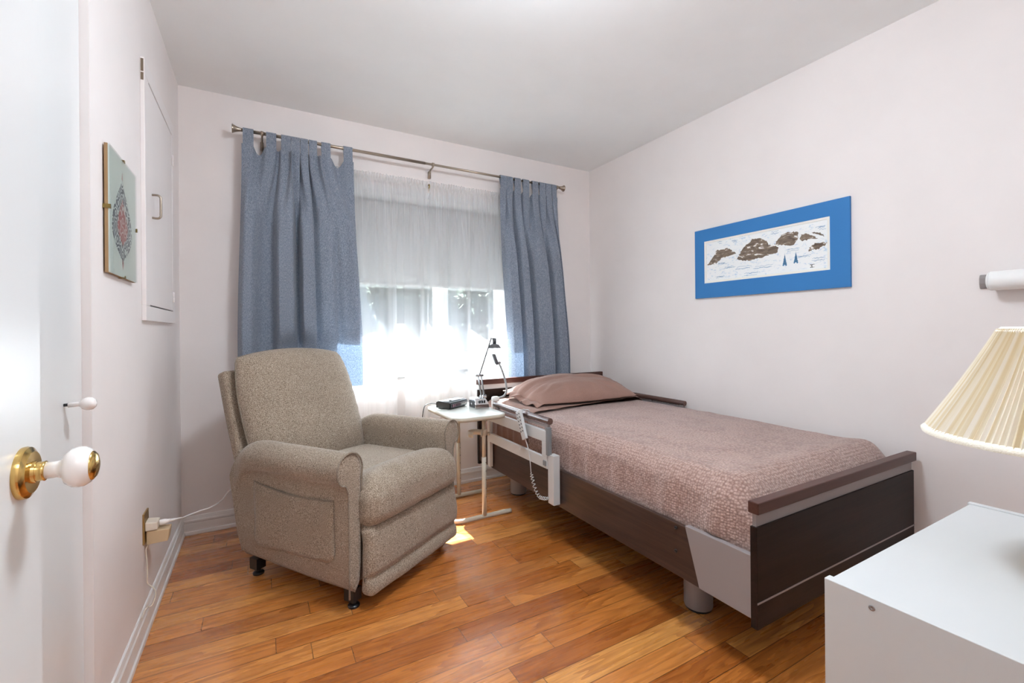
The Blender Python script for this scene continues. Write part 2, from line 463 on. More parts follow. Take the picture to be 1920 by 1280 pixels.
# recessed white closet front in the left wall, with a small knob
cd = struct('door_2', boxes((XL - .055, XL - .019, YF, CY - .001, .012, 2.055)), M['door'], 'tall white closet door panel set back in the left wall, carrying a small white knob', bevel=.002)
kn = build('knob', G().lathe([(.006, 0), (.0055, .018), (.0058, .02), (.0115, .024), (.0150, .031), (.0155, .036), (.0140, .043), (.0090, .048), (0, .050)], (XL - .011, 1.412, .932), (1, 0, 0)), M['porcelain'], cd, True)
build('spindle', G().lathe([(.0035, 0), (.0035, .009)], (XL - .0195, 1.412, .932), (1, 0, 0), 12), M['blk'], cd, True)

# entry door standing open against the left side
DXX = -.240; DYE = .779
dr = struct('door_1', boxes((DXX - .035, DXX, .0, DYE, .012, 2.03)), M['door'], 'white entry door standing open at the left edge of the view, with porcelain and brass knob', bevel=.002)
ky, kz = .727, .936
rose = build('knob_rose', G().lathe([(.0295, 0), (.0300, .003), (.0290, .006), (.0245, .0085), (.0235, .0095), (.0130, .0100), (.0125, .013)], (DXX, ky, kz), (1, 0, 0), 40), M['brass'], dr, True)
smooth_by_angle(rose, 40)
build('knob_collar', G().lathe([(.0125, .0), (.0112, .003), (.0108, .0075), (.0116, .0095), (.0100, .0105)], (DXX + .010, ky, kz), (1, 0, 0), 32), M['brass'], dr, True)
dk = build('door_knob', G().lathe([(.0098, -.004), (.0094, .007), (.0110, .012), (.0185, .0155), (.0228, .021), (.0240, .027), (.0232, .032), (.0200, .037), (.0175, .0385)], (DXX + .0225, ky, kz), (1, 0, 0), 40), M['porcelain'], dr, True)
build('knob_cap', G().lathe([(.0178, .0), (.0172, .002), (.0135, .0048), (.007, .0066), (0, .0070)], (DXX + .0225 + .0375, ky, kz), (1, 0, 0), 40), M['brass'], dk, True)

# ------------------------------------------------------------------ window
fy0, fy1 = YB + .235, YB + .305
w1 = struct('window_1', boxes((WX0, WX1, fy0, fy1, WZ0, WZ0 + .10), (WX0, WX1, fy0, fy1, WZ1 - .06, WZ1),
                          (WX0, WX0 + .06, fy0, fy1, WZ0 + .10, WZ1 - .06), (WX1 - .06, WX1, fy0, fy1, WZ0 + .10, WZ1 - .06),
                          (1.19, 1.255, fy0, fy1, WZ0 + .10, WZ1 - .06)), M['frame'], bevel=.003)
s_ = build('sash', boxes((WX0 + .06, 1.19, fy0 + .02, fy0 + .05, WZ0 + .10, WZ0 + .14), (WX0 + .06, 1.19, fy0 + .02, fy0 + .05, WZ1 - .10, WZ1 - .06),
                         (WX0 + .06, WX0 + .10, fy0 + .02, fy0 + .05, WZ0 + .14, WZ1 - .10), (1.15, 1.19, fy0 + .02, fy0 + .05, WZ0 + .14, WZ1 - .10)), M['frame'], w1)
build('pane', boxes((WX0 + .10, 1.15, fy0 + .033, fy0 + .037, WZ0 + .14, WZ1 - .10)), M['glass'], s_)
s2 = build('sash', boxes((1.255, WX1 - .06, fy0 + .02, fy0 + .05, WZ0 + .10, WZ0 + .13), (1.255, WX1 - .06, fy0 + .02, fy0 + .05, WZ1 - .09, WZ1 - .06)), M['frame'], w1)
build('pane', boxes((1.255, WX1 - .06, fy0 + .033, fy0 + .037, WZ0 + .13, WZ1 - .09)), M['glass'], s2)
struct('trim_1', boxes((WX0, WX1, YB - .004, fy0, WZ0 - .022, WZ0)), M['stone'], bevel=.002)     # sill board
struct('trim_2', boxes((WX0 - .02, WX1 + .02, YB - .012, YB, WZ1 - .004, WZ1 + .022)), M['frame'], bevel=.002)   # head strip
struct('trim_3', boxes((WX0 + .001, WX1 - .001, YB + .002, fy0 - .001, WZ1 - .010, WZ1 - .0005)), M['frame'])
# roller blind drawn half way down
BY = YB + .212; BZ = 1.428
rb = thing('roller_blind', 'pale grey roller blind drawn half way down behind the sheer curtains', 'blind', (1.0, BY, WZ1 - .05))
build('roller', G().lathe([(.022, 0), (.022, WX1 - WX0 - .02)], (WX0 + .01, BY + .0, WZ1 - .036), (1, 0, 0), 20), M['white'], rb, True)
build('valance', boxes((WX0 + .006, WX1 - .006, YB + .012, YB + .026, WZ1 - .034, WZ1 - .0105)), M['white'], rb, bevel=.002)
build('blind_cloth', boxes((WX0 + .012, WX1 - .012, BY - .0228, BY - .0222, BZ, WZ1 - .03)), M['blind'], rb)
build('bottom_bar', boxes((WX0 + .012, WX1 - .012, BY - .027, BY - .018, BZ - .008, BZ + .008)), M['white'], rb, bevel=.002)

# ------------------------------------------------------------------ outside
struct('ground_outside', boxes((-14, 18, YB + .345, 40, -.62, -.5)), M['lawn'])
hs = thing('neighbour_house', 'pale low house across the lawn, seen faintly through the sheer curtains', 'house', (3.0, 15.5, -.5))
build('wall', boxes((-6, 12, 14, 20, -.5, 2.9)), M['stucco'], hs)
build('roof', G().prism([(-6.4, 13.5, 2.9), (-6.4, 20.5, 2.9), (-6.4, 17, 4.9)], (18.8, 0, 0)), M['roof'], hs)
for i, x in enumerate((-2.5, 1.1, 3.75)):
    fr = build('window', boxes((x - .08, x + .98, 13.95, 14.0, 1.2, 2.3)), M['white'], hs)
    build('pane', boxes((x, x + .42, 13.93, 13.952, 1.28, 2.22), (x + .48, x + .9, 13.93, 13.952, 1.28, 2.22)), M['paneblue'], fr)

def tree(name, label, x, y, h, r, seed):
    t = thing(name, label, 'tree', (x, y, -.5), 0, 'trees on the lawn outside')
    build('trunk', G().tube(bez([(x, y, -.5), (x + .05, y, h * .4 - .5), (x - .03, y + .05, h * .75 - .5)]), .09, 8), M['bark'], t, True)
    rnd = random.Random(seed); g = G()
    for k in range(1100):
        th, ph = rnd.uniform(0, 2 * PI), math.acos(rnd.uniform(-1, 1)); q = r * (.55 + .45 * rnd.random() ** .5)
        c = Vector((x + q * math.sin(ph) * math.cos(th), y + q * math.sin(ph) * math.sin(th), h - .5 - r * .3 + q * 1.25 * math.cos(ph)))
        a = Vector((rnd.uniform(-1, 1), rnd.uniform(-1, 1), rnd.uniform(-1, 1))).normalized(); b = a.orthogonal().normalized(); s = .20
        g.add([c + a * s, c + b * s * .5, c - a * s, c - b * s * .5], [(0, 1, 2, 3)])
    build('crown', g, M['leaves'], t, recalc=False)
tree('garden_tree', 'young leafy tree outside beyond the left window pane', 3.1, 10.5, 2.9, .9, 1)
tree('garden_tree', 'bushy rounded tree outside beyond the right window pane', 6.2, 12.0, 3.0, 1.15, 2)

# ================================================================== WALL PIECES, LEFT
# flush cupboard high on the left wall
cb = thing('wall_cupboard', 'white painted wall cupboard set into the left wall near the corner', 'cupboard', (XL, 2.415, 1.145))
t_ = .014
build('frame', boxes((XL, XL + t_, 2.098, 2.735, 1.145, 1.2), (XL, XL + t_, 2.098, 2.735, 2.055, 2.115),
                     (XL, XL + t_, 2.098, 2.165, 1.2, 2.055), (XL, XL + t_, 2.685, 2.735, 1.2, 2.055)), M['cab'], cb, bevel=.0015)
build('back_panel', boxes((XL + .0005, XL + .002, 2.166, 2.684, 1.201, 2.054)), M['blk'], cb)
cdo = build('door', boxes((XL + .003, XL + .0125, 2.168, 2.6825, 1.206, 2.051)), M['cab'], cb, bevel=.001)
hy = 2.222
build('handle', G().tube(bez([(XL + .012, hy, 1.640), (XL + .030, hy, 1.6405), (XL + .0385, hy, 1.634), (XL + .0400, hy, 1.622), (XL + .0400, hy, 1.570),
                              (XL + .0385, hy, 1.556), (XL + .030, hy, 1.5495), (XL + .012, hy, 1.550)], 6), .0042, 10), M['nickel'], cdo, True)
for z in (1.93, 1.27):
    h_ = build('hinge', G().lathe([(.0045, 0), (.0045, .022), (.0035, .0225), (.0035, .026), (.0045, .0265), (.0045, .05)], (XL + .0165, 2.684, z - .025), (0, 0, 1), 12), M['cab'], cb, True)
build('gap_strip', boxes((XL + .003, XL + .011, 2.0965, 2.099, 2.062, 2.108), (XL + .003, XL + .011, 2.0965, 2.099, 2.030, 2.057)), M['bark'], cb)

# clip-frame picture with leaf
PX = XL + .004; y0, y1, z0, z1 = 1.636, 1.948, 1.268, 1.628
lp = thing('clip_frame_picture', 'frameless glass clip picture of a filigree leaf on the left wall', 'picture', (XL, (y0 + y1) / 2, z0))
build('backing_board', boxes((PX, PX + .0075, y0, y1, z0, z1)), M['hardboard'], lp)
build('paper', boxes((PX + .0077, PX + .0085, y0 + .001, y1 - .001, z0 + .001, z1 - .001)), M['clippaper'], lp)
def leafpoly(cy, zb, zt, w, x, n=26, low=.36):
    pts = []
    for sgn in (1, -1):
        rng = range(n + 1) if sgn > 0 else range(n - 1, 0, -1)
        for i in rng:
            t = i / n
            q = math.sin(PI * min(1, t / (2 * low))) if t < low else math.cos(PI / 2 * ((t - low) / (1 - low)) ** 1.0) ** 1.15
            pts.append((x, cy + sgn * w * max(0, q), zb + (zt - zb) * t))
    return pts
lc = 1.782
g = G()
g.cur = 0; g.prism(leafpoly(lc, 1.316, 1.566, .112, PX + .0086), (.0004, 0, 0))
g.cur = 1; g.prism(leafpoly(lc, 1.366, 1.508, .057, PX + .0091), (.0003, 0, 0))
g.cur = 2; g.prism([(PX + .0086, lc - .004, 1.327), (PX + .0086, lc + .004, 1.327), (PX + .0086, lc + .009, 1.312), (PX + .0086, lc, 1.292), (PX + .0086, lc - .007, 1.312)], (.0004, 0, 0))
g.prism([(PX + .0095, lc - .022, 1.392), (PX + .0095, lc, 1.364), (PX + .0095, lc + .022, 1.392), (PX + .0095, lc, 1.400)], (.0002, 0, 0))
g.prism([(PX + .0086, lc - .006, 1.567), (PX + .0086, lc + .006, 1.567), (PX + .0086, lc + .001, 1.590)], (.0004, 0, 0))
build('leaf_print', g, [M['leaf'], M['leafred'], M['leafpink']], lp)
build('glass', boxes((PX + .0102, PX + .0122, y0, y1, z0, z1)), M['artglass'], lp)
for (cy_, cz_, vert) in ((y0, 1.452, 1), (y1, 1.445, 1), (1.79, z1, 0), (1.79, z0, 0)):
    d = .006
    if vert:
        sgn = -1 if cy_ == y0 else 1
        ys = (cy_ - .002, cy_) if sgn < 0 else (cy_, cy_ + .002)
        yt = (cy_ - .002, cy_ + .006) if sgn < 0 else (cy_ - .006, cy_ + .002)
        build('clip', boxes((XL + .001, PX + .0135, *ys, cz_ - d, cz_ + d), (PX + .0125, PX + .0137, *yt, cz_ - d, cz_ + d)), M['oldbrass'], lp)
    else:
        zs = (cz_, cz_ + .002) if cz_ == z1 else (cz_ - .002, cz_)
        zt = (cz_ - .006, cz_ + .002) if cz_ == z1 else (cz_ - .002, cz_ + .006)
        build('clip', boxes((XL + .001, PX + .0135, cy_ - d, cy_ + d, *zs), (PX + .0125, PX + .0137, cy_ - d, cy_ + d, *zt)), M['oldbrass'], lp)

# wall outlet, plugs and cords
ot = tag(build('wall_outlet', boxes((XL, XL + .006, 2.079, 2.156, .326, .438)), M['plate'], bevel=.002), 'brass coloured outlet plate low on the left wall behind the plugs', 'outlet')
ad = tag(build('plug_adapter', G().prism([(XL + .0065, 2.084, .373), (XL + .042, 2.090, .371), (XL + .042, 2.090, .398), (XL + .0065, 2.084, .405)], (0, .056, 0)), M['ivory'], bevel=.003),
         'small off-white plug adapter in the top socket of the outlet', 'adapter')
tb = thing('power_adapter', 'tan power adapter box plugged into the lower socket, its thin cord dangling', 'power adapter', (XL + .04, 2.12, .318))
build('body', G().prism([(XL + .0085, 2.092, .320), (XL + .072, 2.092, .322), (XL + .078, 2.092, .366), (XL + .0085, 2.092, .3705)], (0, .052, 0)), M['beigebox'], tb, bevel=.003)
cx = XL + .0095
build('cord', G().tube(bez([(cx + .004, 2.10, .320), (cx - .003, 2.098, .300), (cx, 2.095, .26), (cx + .002, 2.09, .215), (cx + .003, 2.085, .185), (cx + .018, 2.085, .165), (cx + .027, 2.080, .150),
                            (cx + .027, 2.075, .132), (cx + .020, 2.065, .112), (cx + .012, 2.06, .108), (cx + .010, 2.045, .116), (cx + .004, 2.03, .112), (cx + .002, 2.00, .104)], 8), .0018, 8), M['ivory'], tb, True)
cc = thing('chair_power_cord', 'white power cord running from the adapter to behind the recliner', 'power cord', (XL + .045, 2.115, .385))
build('plug', G().lathe([(.009, 0), (.0105, .003), (.0105, .016), (.007, .026), (.0065, .028)], (XL + .0430, 2.117, .386), (1, .1, .04), 16), M['whiteplastic'], cc, True)
g = G()
for k in range(5): g.lathe([(.0068 - k * .0006, 0), (.0068 - k * .0006, .003)], (XL + .071 + k * .0043, 2.1198 + k * .0004, .3872), (1, .1, .04), 14)
build('strain_relief', g, M['whiteplastic'], cc)
build('cable', G().tube(bez([(XL + .072, 2.1200, .3872), (XL + .100, 2.135, .384), (XL + .105, 2.20, .362), (-.270, 2.30, .334), (-.235, 2.37, .322), (-.200, 2.44, .308), (-.165, 2.52, .305), (-.13, 2.60, .325), (-.06, 2.66, .30), (.03, 2.665, .26)], 10), .0032, 8), M['whiteplastic'], cc, True)
# ================================================================== CURTAINS
RY, RZ = YB - .09, 2.224
rod = thing('curtain_rod', 'brushed nickel curtain rod with flared ends across the window wall', 'curtain rod', (.99, RY, RZ))
build('pole', G().lathe([(.0095, 0), (.0095, 1.06)], (-.085, RY, RZ), (1, 0, 0), 16), M['nickel'], rod, True)
build('pole', G().lathe([(.0078, 0), (.0078, 1.10)], (.975, RY, RZ), (1, 0, 0), 16), M['nickel'], rod, True)
fp = [(.0105, 0), (.0105, .006), (.0120, .008), (.0125, .014), (.0155, .024), (.0215, .036), (.0245, .040), (.0245, .043), (.0215, .0445), (0, .0455)]
for x, d in ((-.083, -1), (2.073, 1)):
    smooth_by_angle(build('finial', G().lathe(fp, (x, RY, RZ), (d, 0, 0), 24), M['nickel'], rod), 50)
def bracket(x, ring=True):
    g = G()
    g.tube(bez([(x, RY, RZ - .010), (x, RY + .006, RZ - .016), (x, RY + .03, RZ - .018), (x, RY + .055, RZ - .022), (x, RY + .068, RZ - .034), (x, RY + .070, RZ - .05)], 6), .0055, 8)
    g.box(x - .009, x + .009, YB - .021, YB - .0005, RZ - .070, RZ - .024)
    g.lathe([(.0105, -.007), (.0135, -.007), (.0135, .007), (.0105, .007)], (x, RY, RZ), (1, 0, 0), 18, False)
    build('bracket', g, M['nickel'], rod, True)
for x in (.018, 1.03, 2.052): bracket(x)

# thin rod of the sheers with its brass hook
SY = YB - .034; SZ = 2.086
sr = thing('sheer_rod', 'thin white rod carrying the sheer curtains with a small brass hook', 'curtain rod', (1.0, SY, SZ))
build('pole', G().lathe([(.0045, 0), (.0045, 1.74)], (.13, SY, SZ), (1, 0, 0), 10), M['white'], sr, True)
hk = G().tube(bez([(1.0155, YB - .001, SZ + .012), (1.0155, YB - .03, SZ + .014), (1.0155, SY - .018, SZ + .012), (1.0155, SY - .020, SZ - .004), (1.0155, SY - .010, SZ - .010)], 5), .004, 8)
hk.prism([(1.0095, SY - .026, SZ + .004), (1.0175, SY - .026, SZ + .004), (1.011, SY - .026, SZ - .040)], (0, .002, 0))
build('hook', hk, M['oldbrass'], sr)

def smoothstep(a, b, x):
    t = max(0, min(1, (x - a) / (b - a))); return t * t * (3 - 2 * t)

def sheer(name, label, xa, xb, seed, zb):
    """gathered voile: fine gathers at the rod, deep soft folds below"""
    t = thing(name, label, 'sheer curtain', ((xa + xb) / 2, SY, zb), 0, 'sheer window curtains')
    ph = [seed * 1.7 + k for k in range(6)]
    def amp(x): return .006 + .045 * smoothstep(.52, .66, x) * (1 - smoothstep(1.46, 1.58, x))
    def off(x, z):
        d = smoothstep(2.07, 1.55, z)
        fine = .006 * math.sin(x * 190 + ph[0] + 3 * nz(x * 9, seed)) + .003 * math.sin(x * 330 + ph[1] + 2 * nz(x * 14, seed))
        w = x + .012 * nz(x * 3, z * 1.2, seed)
        big = math.sin(w * 31 + 2.6 * nz(w * 2.6, seed + 3) + ph[2]) * .75 + 0.55 * math.sin(w * 15 + ph[3] + 1.6 * nz(w * 4, seed)) + .10 * math.sin(w * 83 + ph[4])
        return fine * (1 - .93 * d) + amp(x) * big * d
    def f(u, v):
        z = 2.122 + (zb - 2.122) * v ** 1.7
        xq = xa + (.012 * smoothstep(2.00, 2.07, z) if xa > 1 else 0)
        x = xq + (xb - xq) * u
        if z > SZ + .008:                                           # ruffled heading
            k = (z - SZ - .008) / .03
            return (x + .004 * k * math.sin(x * 300), SY - .0125 + .005 * math.sin(x * 330 + ph[5]) * (1 + .4 * k), z + .006 * k * nz(x * 60, 1, seed))
        if z > SZ - .012: return (x, SY - .0095 + .0020 * math.sin(x * 260 + ph[0]), z)
        y = SY - .010 - .006 * smoothstep(2.07, 1.4, z) + off(x, z)
        return (x, min(YB - .0042 - (.004 if z < .83 else 0), y), z + .006 * nz(x * 5, seed) * smoothstep(1.2, .5, z))
    g = G().sheet(int((xb - xa) * 330), 46, f)
    build('voile', g, M['sheer'], t, True, recalc=False)
    def hemf(u, v):
        p = f(u, (1 - (.055 * (1 - v)) / (2.122 - zb) - .0015 * v) ** (1 / 1.7)); return (p[0], p[1] - .0012, p[2])
    build('hem', G().sheet(int((xb - xa) * 200), 2, hemf), M['sheer'], t, True, recalc=False)
    return t
sheer('sheer_curtain', 'left panel of white sheer voile over the window, beside the recliner', .18, 1.0080, 3, .505)
sheer('sheer_curtain', 'right panel of white sheer voile over the window, behind the desk lamp', 1.0092, 1.76, 8, .500)

def curtain(name, label, tabs, ztab, xl, xr, zb, seed, drops, fold, low, ymin):
    """tab-top curtain: tabs = [(x0,x1)], xl/xr(z) edges, drops = sag between neighbouring tabs"""
    t = thing(name, label, 'curtain', ((tabs[0][0] + tabs[-1][1]) / 2, RY, zb), 0, 'blue tab-top curtains')
    ctl = []                                                         # (x, y, ztop, kind)
    flat = .046
    fy = RY - .012
    for k, (a, b) in enumerate(tabs):
        ctl += [(a, fy, ztab), ((a + b) / 2, fy - .004, ztab), (b, fy, ztab)]
        if k < len(tabs) - 1:
            gap = tabs[k + 1][0] - b; dep = math.sqrt(max(0, flat * flat - (gap / 2) ** 2))
            sgn = fold[k] if fold else 1
            ctl += [(b + gap * .3, fy + sgn * dep * .7, ztab - drops[k] * .75), ((b + tabs[k + 1][0]) / 2, fy + sgn * dep, ztab - drops[k]), (b + gap * .7, fy + sgn * dep * .7, ztab - drops[k] * .75)]
    top = bez(ctl, 5); n = len(top) - 1
    x0, x1 = tabs[0][0], tabs[-1][1]
    bot = bez([(x, y * 1.75 if y < 0 else y, 0) for x, y in low], 12); nb = len(bot) - 1; bx0, bx1 = low[0][0], low[-1][0]
    def f(u, v):
        i = min(n - 1, int(u * n + 1e-6)); q = u * n - i; p = top[i].lerp(top[i + 1], q)
        i = min(nb - 1, int(u * nb + 1e-6)); b_ = bot[i].lerp(bot[i + 1], u * nb - i)
        z = p.z + (zb - p.z) * v
        e = smoothstep(-.02, .42, v); e2 = smoothstep(.0, .30, v)
        xt = (p.x - x0) / (x1 - x0); xb = (b_.x - bx0) / (bx1 - bx0)
        x = xl(z) + (xr(z) - xl(z)) * (xt + (xb - xt) * e2)
        y = p.y + (RY + b_.y - p.y) * e + .003 * nz(x * 14, z * 3, seed)
        y += .004 * math.sin(x * 60 + z * 2.5 + seed) * e
        if zb > .75:
            w = smoothstep(1.12, .98, z) * smoothstep(.0, .18, x); y = y + (RY + .010 - y) * w * .9
        return (x, max(RY + ymin, min(RY + .012, y)), z)
    g = G().sheet(n, 48, f)
    build('panel', g, M['curtain'], t, True, recalc=False)
    for (a, b) in tabs:
        prof = [(fy - .0015, ztab - .012), (fy - .0015, RZ), (RY - .0125, RZ + .006), (RY - .006, RZ + .0125), (RY + .003, RZ + .0135), (RY + .010, RZ + .009), (RY + .0125, RZ), (fy + .003, ztab + .02), (fy + .0015, ztab - .012)]
        w = .001
        secs = [[(x, y, z) for y, z in prof] for x in (a, a + .3 * (b - a), a + .7 * (b - a), b)]
        tb_ = build('tab', G().loft(secs, False, False), M['curtain'], t, recalc=False, solid=.0016)
    # stitched header band
    def hb(u, v):
        p = Vector(f(u, 0)); q = Vector(f(u, .03))
        r = p.lerp(q, .05 + v * .95); return (r.x, r.y - .0014, r.z)
    build('header_band', G().sheet(n, 3, hb), M['curtain'], t, True, recalc=False)
    return t

curtain('blue_curtain', 'blue-grey tab-top curtain at the left of the window, behind the recliner',
        [(-.076, -.024), (.038, .089), (.114, .165), (.166, .212), (.214, .255), (.260, .304), (.328, .379), (.454, .506)], 2.146,
        lambda z: -.082 - .026 * smoothstep(2.15, 1.0, z), lambda z: .512 + .050 * smoothstep(2.15, .87, z), .76, 1.0,
        [.044, .004, .006, .012, .012, .010, .046], [1, 1, -1, 1, 1, -1, 1],
        [(-.108, -.010), (-.085, -.046), (-.045, -.050), (-.008, -.012), (.020, .004), (.062, .000), (.085, -.040), (.115, -.054), (.168, -.048), (.190, .006), (.205, .002), (.222, -.046), (.262, -.050),
         (.288, -.036), (.294, -.004), (.330, -.020), (.385, -.030), (.420, -.012), (.455, -.026), (.510, -.038), (.540, -.030), (.552, .002), (.558, .008)], -.085)
curtain('blue_curtain', 'blue-grey tab-top curtain at the right of the window, behind the headboard',
        [(1.541, 1.592), (1.594, 1.645), (1.660, 1.713), (1.733, 1.786), (1.816, 1.868), (1.880, 1.934), (1.938, 1.990), (1.994, 2.038)], 2.138,
        lambda z: 1.536 + .066 * smoothstep(2.15, .76, z), lambda z: 2.044 + .104 * smoothstep(2.15, .76, z), .66, 4.2,
        [.004, .008, .018, .026, .010, .004, .004], [1, 1, 1, 1, 1, 1, 1],
        [(1.602, .004), (1.612, -.030), (1.640, -.050), (1.690, -.044), (1.708, .006), (1.722, -.010), (1.745, -.050), (1.790, -.046), (1.812, .004), (1.828, .006), (1.850, -.036), (1.890, -.055), (1.945, -.044), (1.985, -.030),
         (2.000, .004), (2.012, .000), (2.030, -.042), (2.080, -.052), (2.110, -.030), (2.122, .000), (2.136, -.024), (2.148, -.012)], -.068)

# ================================================================== WALL PIECES, RIGHT
y0, y1, z0, z1 = 1.060, 1.926, 1.290, 1.719
oy0, oy1, oz0, oz1 = 1.146, 1.858, 1.381, 1.643
px = XR - .014
pr = thing('mounted_drawing', 'wide snowy mountain drawing in a bright blue mat on the right wall', 'picture', (XR, (y0 + y1) / 2, z0))
def ring(g, x, a, b, c, d, a2, b2, c2, d2, th):
    for q in ((a, b, c, c2), (a, b, d2, d), (a, a2, c2, d2), (b2, b, c2, d2)): g.box(x, x + th, *q)
    return g
build('mat_board', ring(G(), px, y0, y1, z0, z1, oy0, oy1, oz0, oz1, .013), M['blue'], pr)
build('inner_mat', ring(G(), px + .002, oy0, oy1, oz0, oz1, oy0 + .013, oy1 - .013, oz0 + .012, oz1 - .012, .004), M['bevel'], pr)
g = G(); ax = px + .0055
g.box(ax, ax + .004, oy0 + .001, oy1 - .001, oz0 + .001, oz1 - .001)
def rough(poly, seed, amp=.006, dv=5):
    rnd = random.Random(seed); out = []
    for i in range(len(poly)):
        a, b = poly[i], poly[(i + 1) % len(poly)]
        for k in range(dv):
            t = k / dv; out.append((a[0] + (b[0] - a[0]) * t + rnd.uniform(-amp, amp), a[1] + (b[1] - a[1]) * t + rnd.uniform(-amp, amp)))
    return out
def flat(poly, dx): g.prism([(ax - dx, y, z) for y, z in poly], (-.00025, 0, 0))
g.cur = 1
rocks = [[(1.839, 1.495), (1.80, 1.535), (1.768, 1.578), (1.735, 1.572), (1.703, 1.580), (1.668, 1.555), (1.642, 1.537), (1.70, 1.530), (1.74, 1.522), (1.774, 1.495), (1.80, 1.493)],
         [(1.642, 1.500), (1.615, 1.545), (1.585, 1.577), (1.564, 1.587), (1.545, 1.603), (1.50, 1.600), (1.463, 1.578), (1.452, 1.556), (1.425, 1.548), (1.395, 1.530), (1.405, 1.505), (1.45, 1.500), (1.478, 1.492), (1.52, 1.492), (1.56, 1.484), (1.606, 1.490)],
         [(1.420, 1.550), (1.392, 1.585), (1.365, 1.604), (1.325, 1.602), (1.296, 1.594), (1.296, 1.560), (1.315, 1.535), (1.340, 1.531), (1.38, 1.543)],
         [(1.292, 1.556), (1.280, 1.580), (1.250, 1.578), (1.225, 1.560), (1.200, 1.545), (1.24, 1.546), (1.275, 1.545)],
         [(1.236, 1.583), (1.205, 1.577), (1.176, 1.560), (1.174, 1.551), (1.205, 1.566)],
         [(1.246, 1.484), (1.240, 1.508), (1.213, 1.526), (1.160, 1.516), (1.165, 1.508), (1.19, 1.500), (1.20, 1.490), (1.225, 1.491)]]
for k, q in enumerate(rocks): flat(rough(q, k, .0035), .0001)
g.cur = 2
rnd = random.Random(5)
for ty, tz, th in ((1.366, 1.431, .058), (1.309, 1.437, .055)):
    for k in range(5):
        w = .013 * (1 - k / 5.5); zz = tz + th * k / 6
        flat(rough([(ty - w, zz), (ty - w * .4, zz + th * .22), (ty + w * .4, zz + th * .22), (ty + w, zz), (ty + w * .5, zz - .004), (ty, zz + .004), (ty - w * .5, zz - .004)], k, .001, 2), .0001)
    flat([(ty - .0016, tz + th * .75), (ty + .0016, tz + th * .75), (ty, tz + th * 1.12)], .0001)
def stroke(pts, w, dx=.0001):
    for a, b in zip(pts, pts[1:]):
        d = Vector((b[0] - a[0], b[1] - a[1])); n_ = Vector((-d.y, d.x)).normalized() * w
        flat([(a[0] + n_.x, a[1] + n_.y), (b[0] + n_.x, b[1] + n_.y), (b[0] - n_.x, b[1] - n_.y), (a[0] - n_.x, a[1] - n_.y)], dx)
for cy_, cz_, w_, n_ in ((1.735, 1.487, .045, 5), (1.69, 1.465, .06, 4), (1.60, 1.45, .09, 3), (1.49, 1.440, .10, 3), (1.27, 1.46, .06, 3), (1.20, 1.44, .05, 4), (1.33, 1.51, .06, 3), (1.75, 1.415, .05, 4), (1.55, 1.408, .08, 3), (1.19, 1.595, .03, 5), (1.655, 1.61, .025, 4), (1.755, 1.618, .02, 3), (1.42, 1.615, .04, 3)):
    for k in range(n_):
        yy, zz = cy_ + rnd.uniform(-.01, .01), cz_ + rnd.uniform(-.008, .008)
        stroke([(yy - w_ / 2 + w_ * i / 8, zz + .006 * nz(i * .9, k * 3.1, cy_ * 9)) for i in range(9)], .0006, .0001)
g.cur = 3                                                           # the artist's small mark
my, mz = 1.231, 1.409
for a in ([(my + .011, mz + .009), (my - .012, mz + .009)], [(my + .006, mz + .009), (my - .004, mz - .006)], [(my - .003, mz + .009), (my + .006, mz - .006)], [(my + .009, mz - .006), (my - .007, mz - .006)], [(my - .010, mz - .005), (my - .012, mz - .006)]):
    stroke(a, .0011, .0002)
build('drawing', g, [M['art'], M['rock'], M['artblue'], M['ink']], pr)

wl = thing('wall_light', 'white rounded bar light fixed to the right wall above the lamp', 'wall light', (XR, .36, 1.265))
def half(r, x0, a0, a1, n=14): return [(x0 + r * math.cos(R(a0 + (a1 - a0) * i / n)), r * math.sin(R(a0 + (a1 - a0) * i / n))) for i in range(n + 1)]
prof = half(.036, 2.392, 0, 360, 23)
build('tube_body', G().loft([[(x, y, 1.266 + z) for x, z in prof[:-1]] for y in (.583, .575, .13)]), M['white'], wl, True)
build('end_cap', G().lathe([(.0355, 0), (.034, .004), (.028, .008), (.015, .0105), (0, .0115)], (2.392, .583, 1.266), (0, 1, 0), 24), M['white'], wl, True)
build('wall_bracket', G().prism([(2.4478, .626, 1.243), (2.440, .626, 1.243), (2.434, .626, 1.262), (2.434, .626, 1.282), (2.440, .626, 1.295), (2.4478, .626, 1.297)], (0, -.5, 0)), M['silver'], wl, bevel=.002)
# ================================================================== RECLINER  (local frame: x right, -y front, z up)
ca = R(34.33)
CH0 = Vector((.312 + .315 * math.cos(ca) - .33 * math.sin(ca), 1.844 + .315 * math.sin(ca) + .33 * math.cos(ca), 0))
ch = thing('recliner_armchair', 'oatmeal tweed recliner with rolled arms standing before the left blue curtain', 'armchair', CH0, ca)
OY = -.33                                                            # local y of the front feet
def cpart(name, g, m, **kw): return build(name, g, m, kw.pop('parent', ch), kw.pop('smooth', True), local=True, **kw)

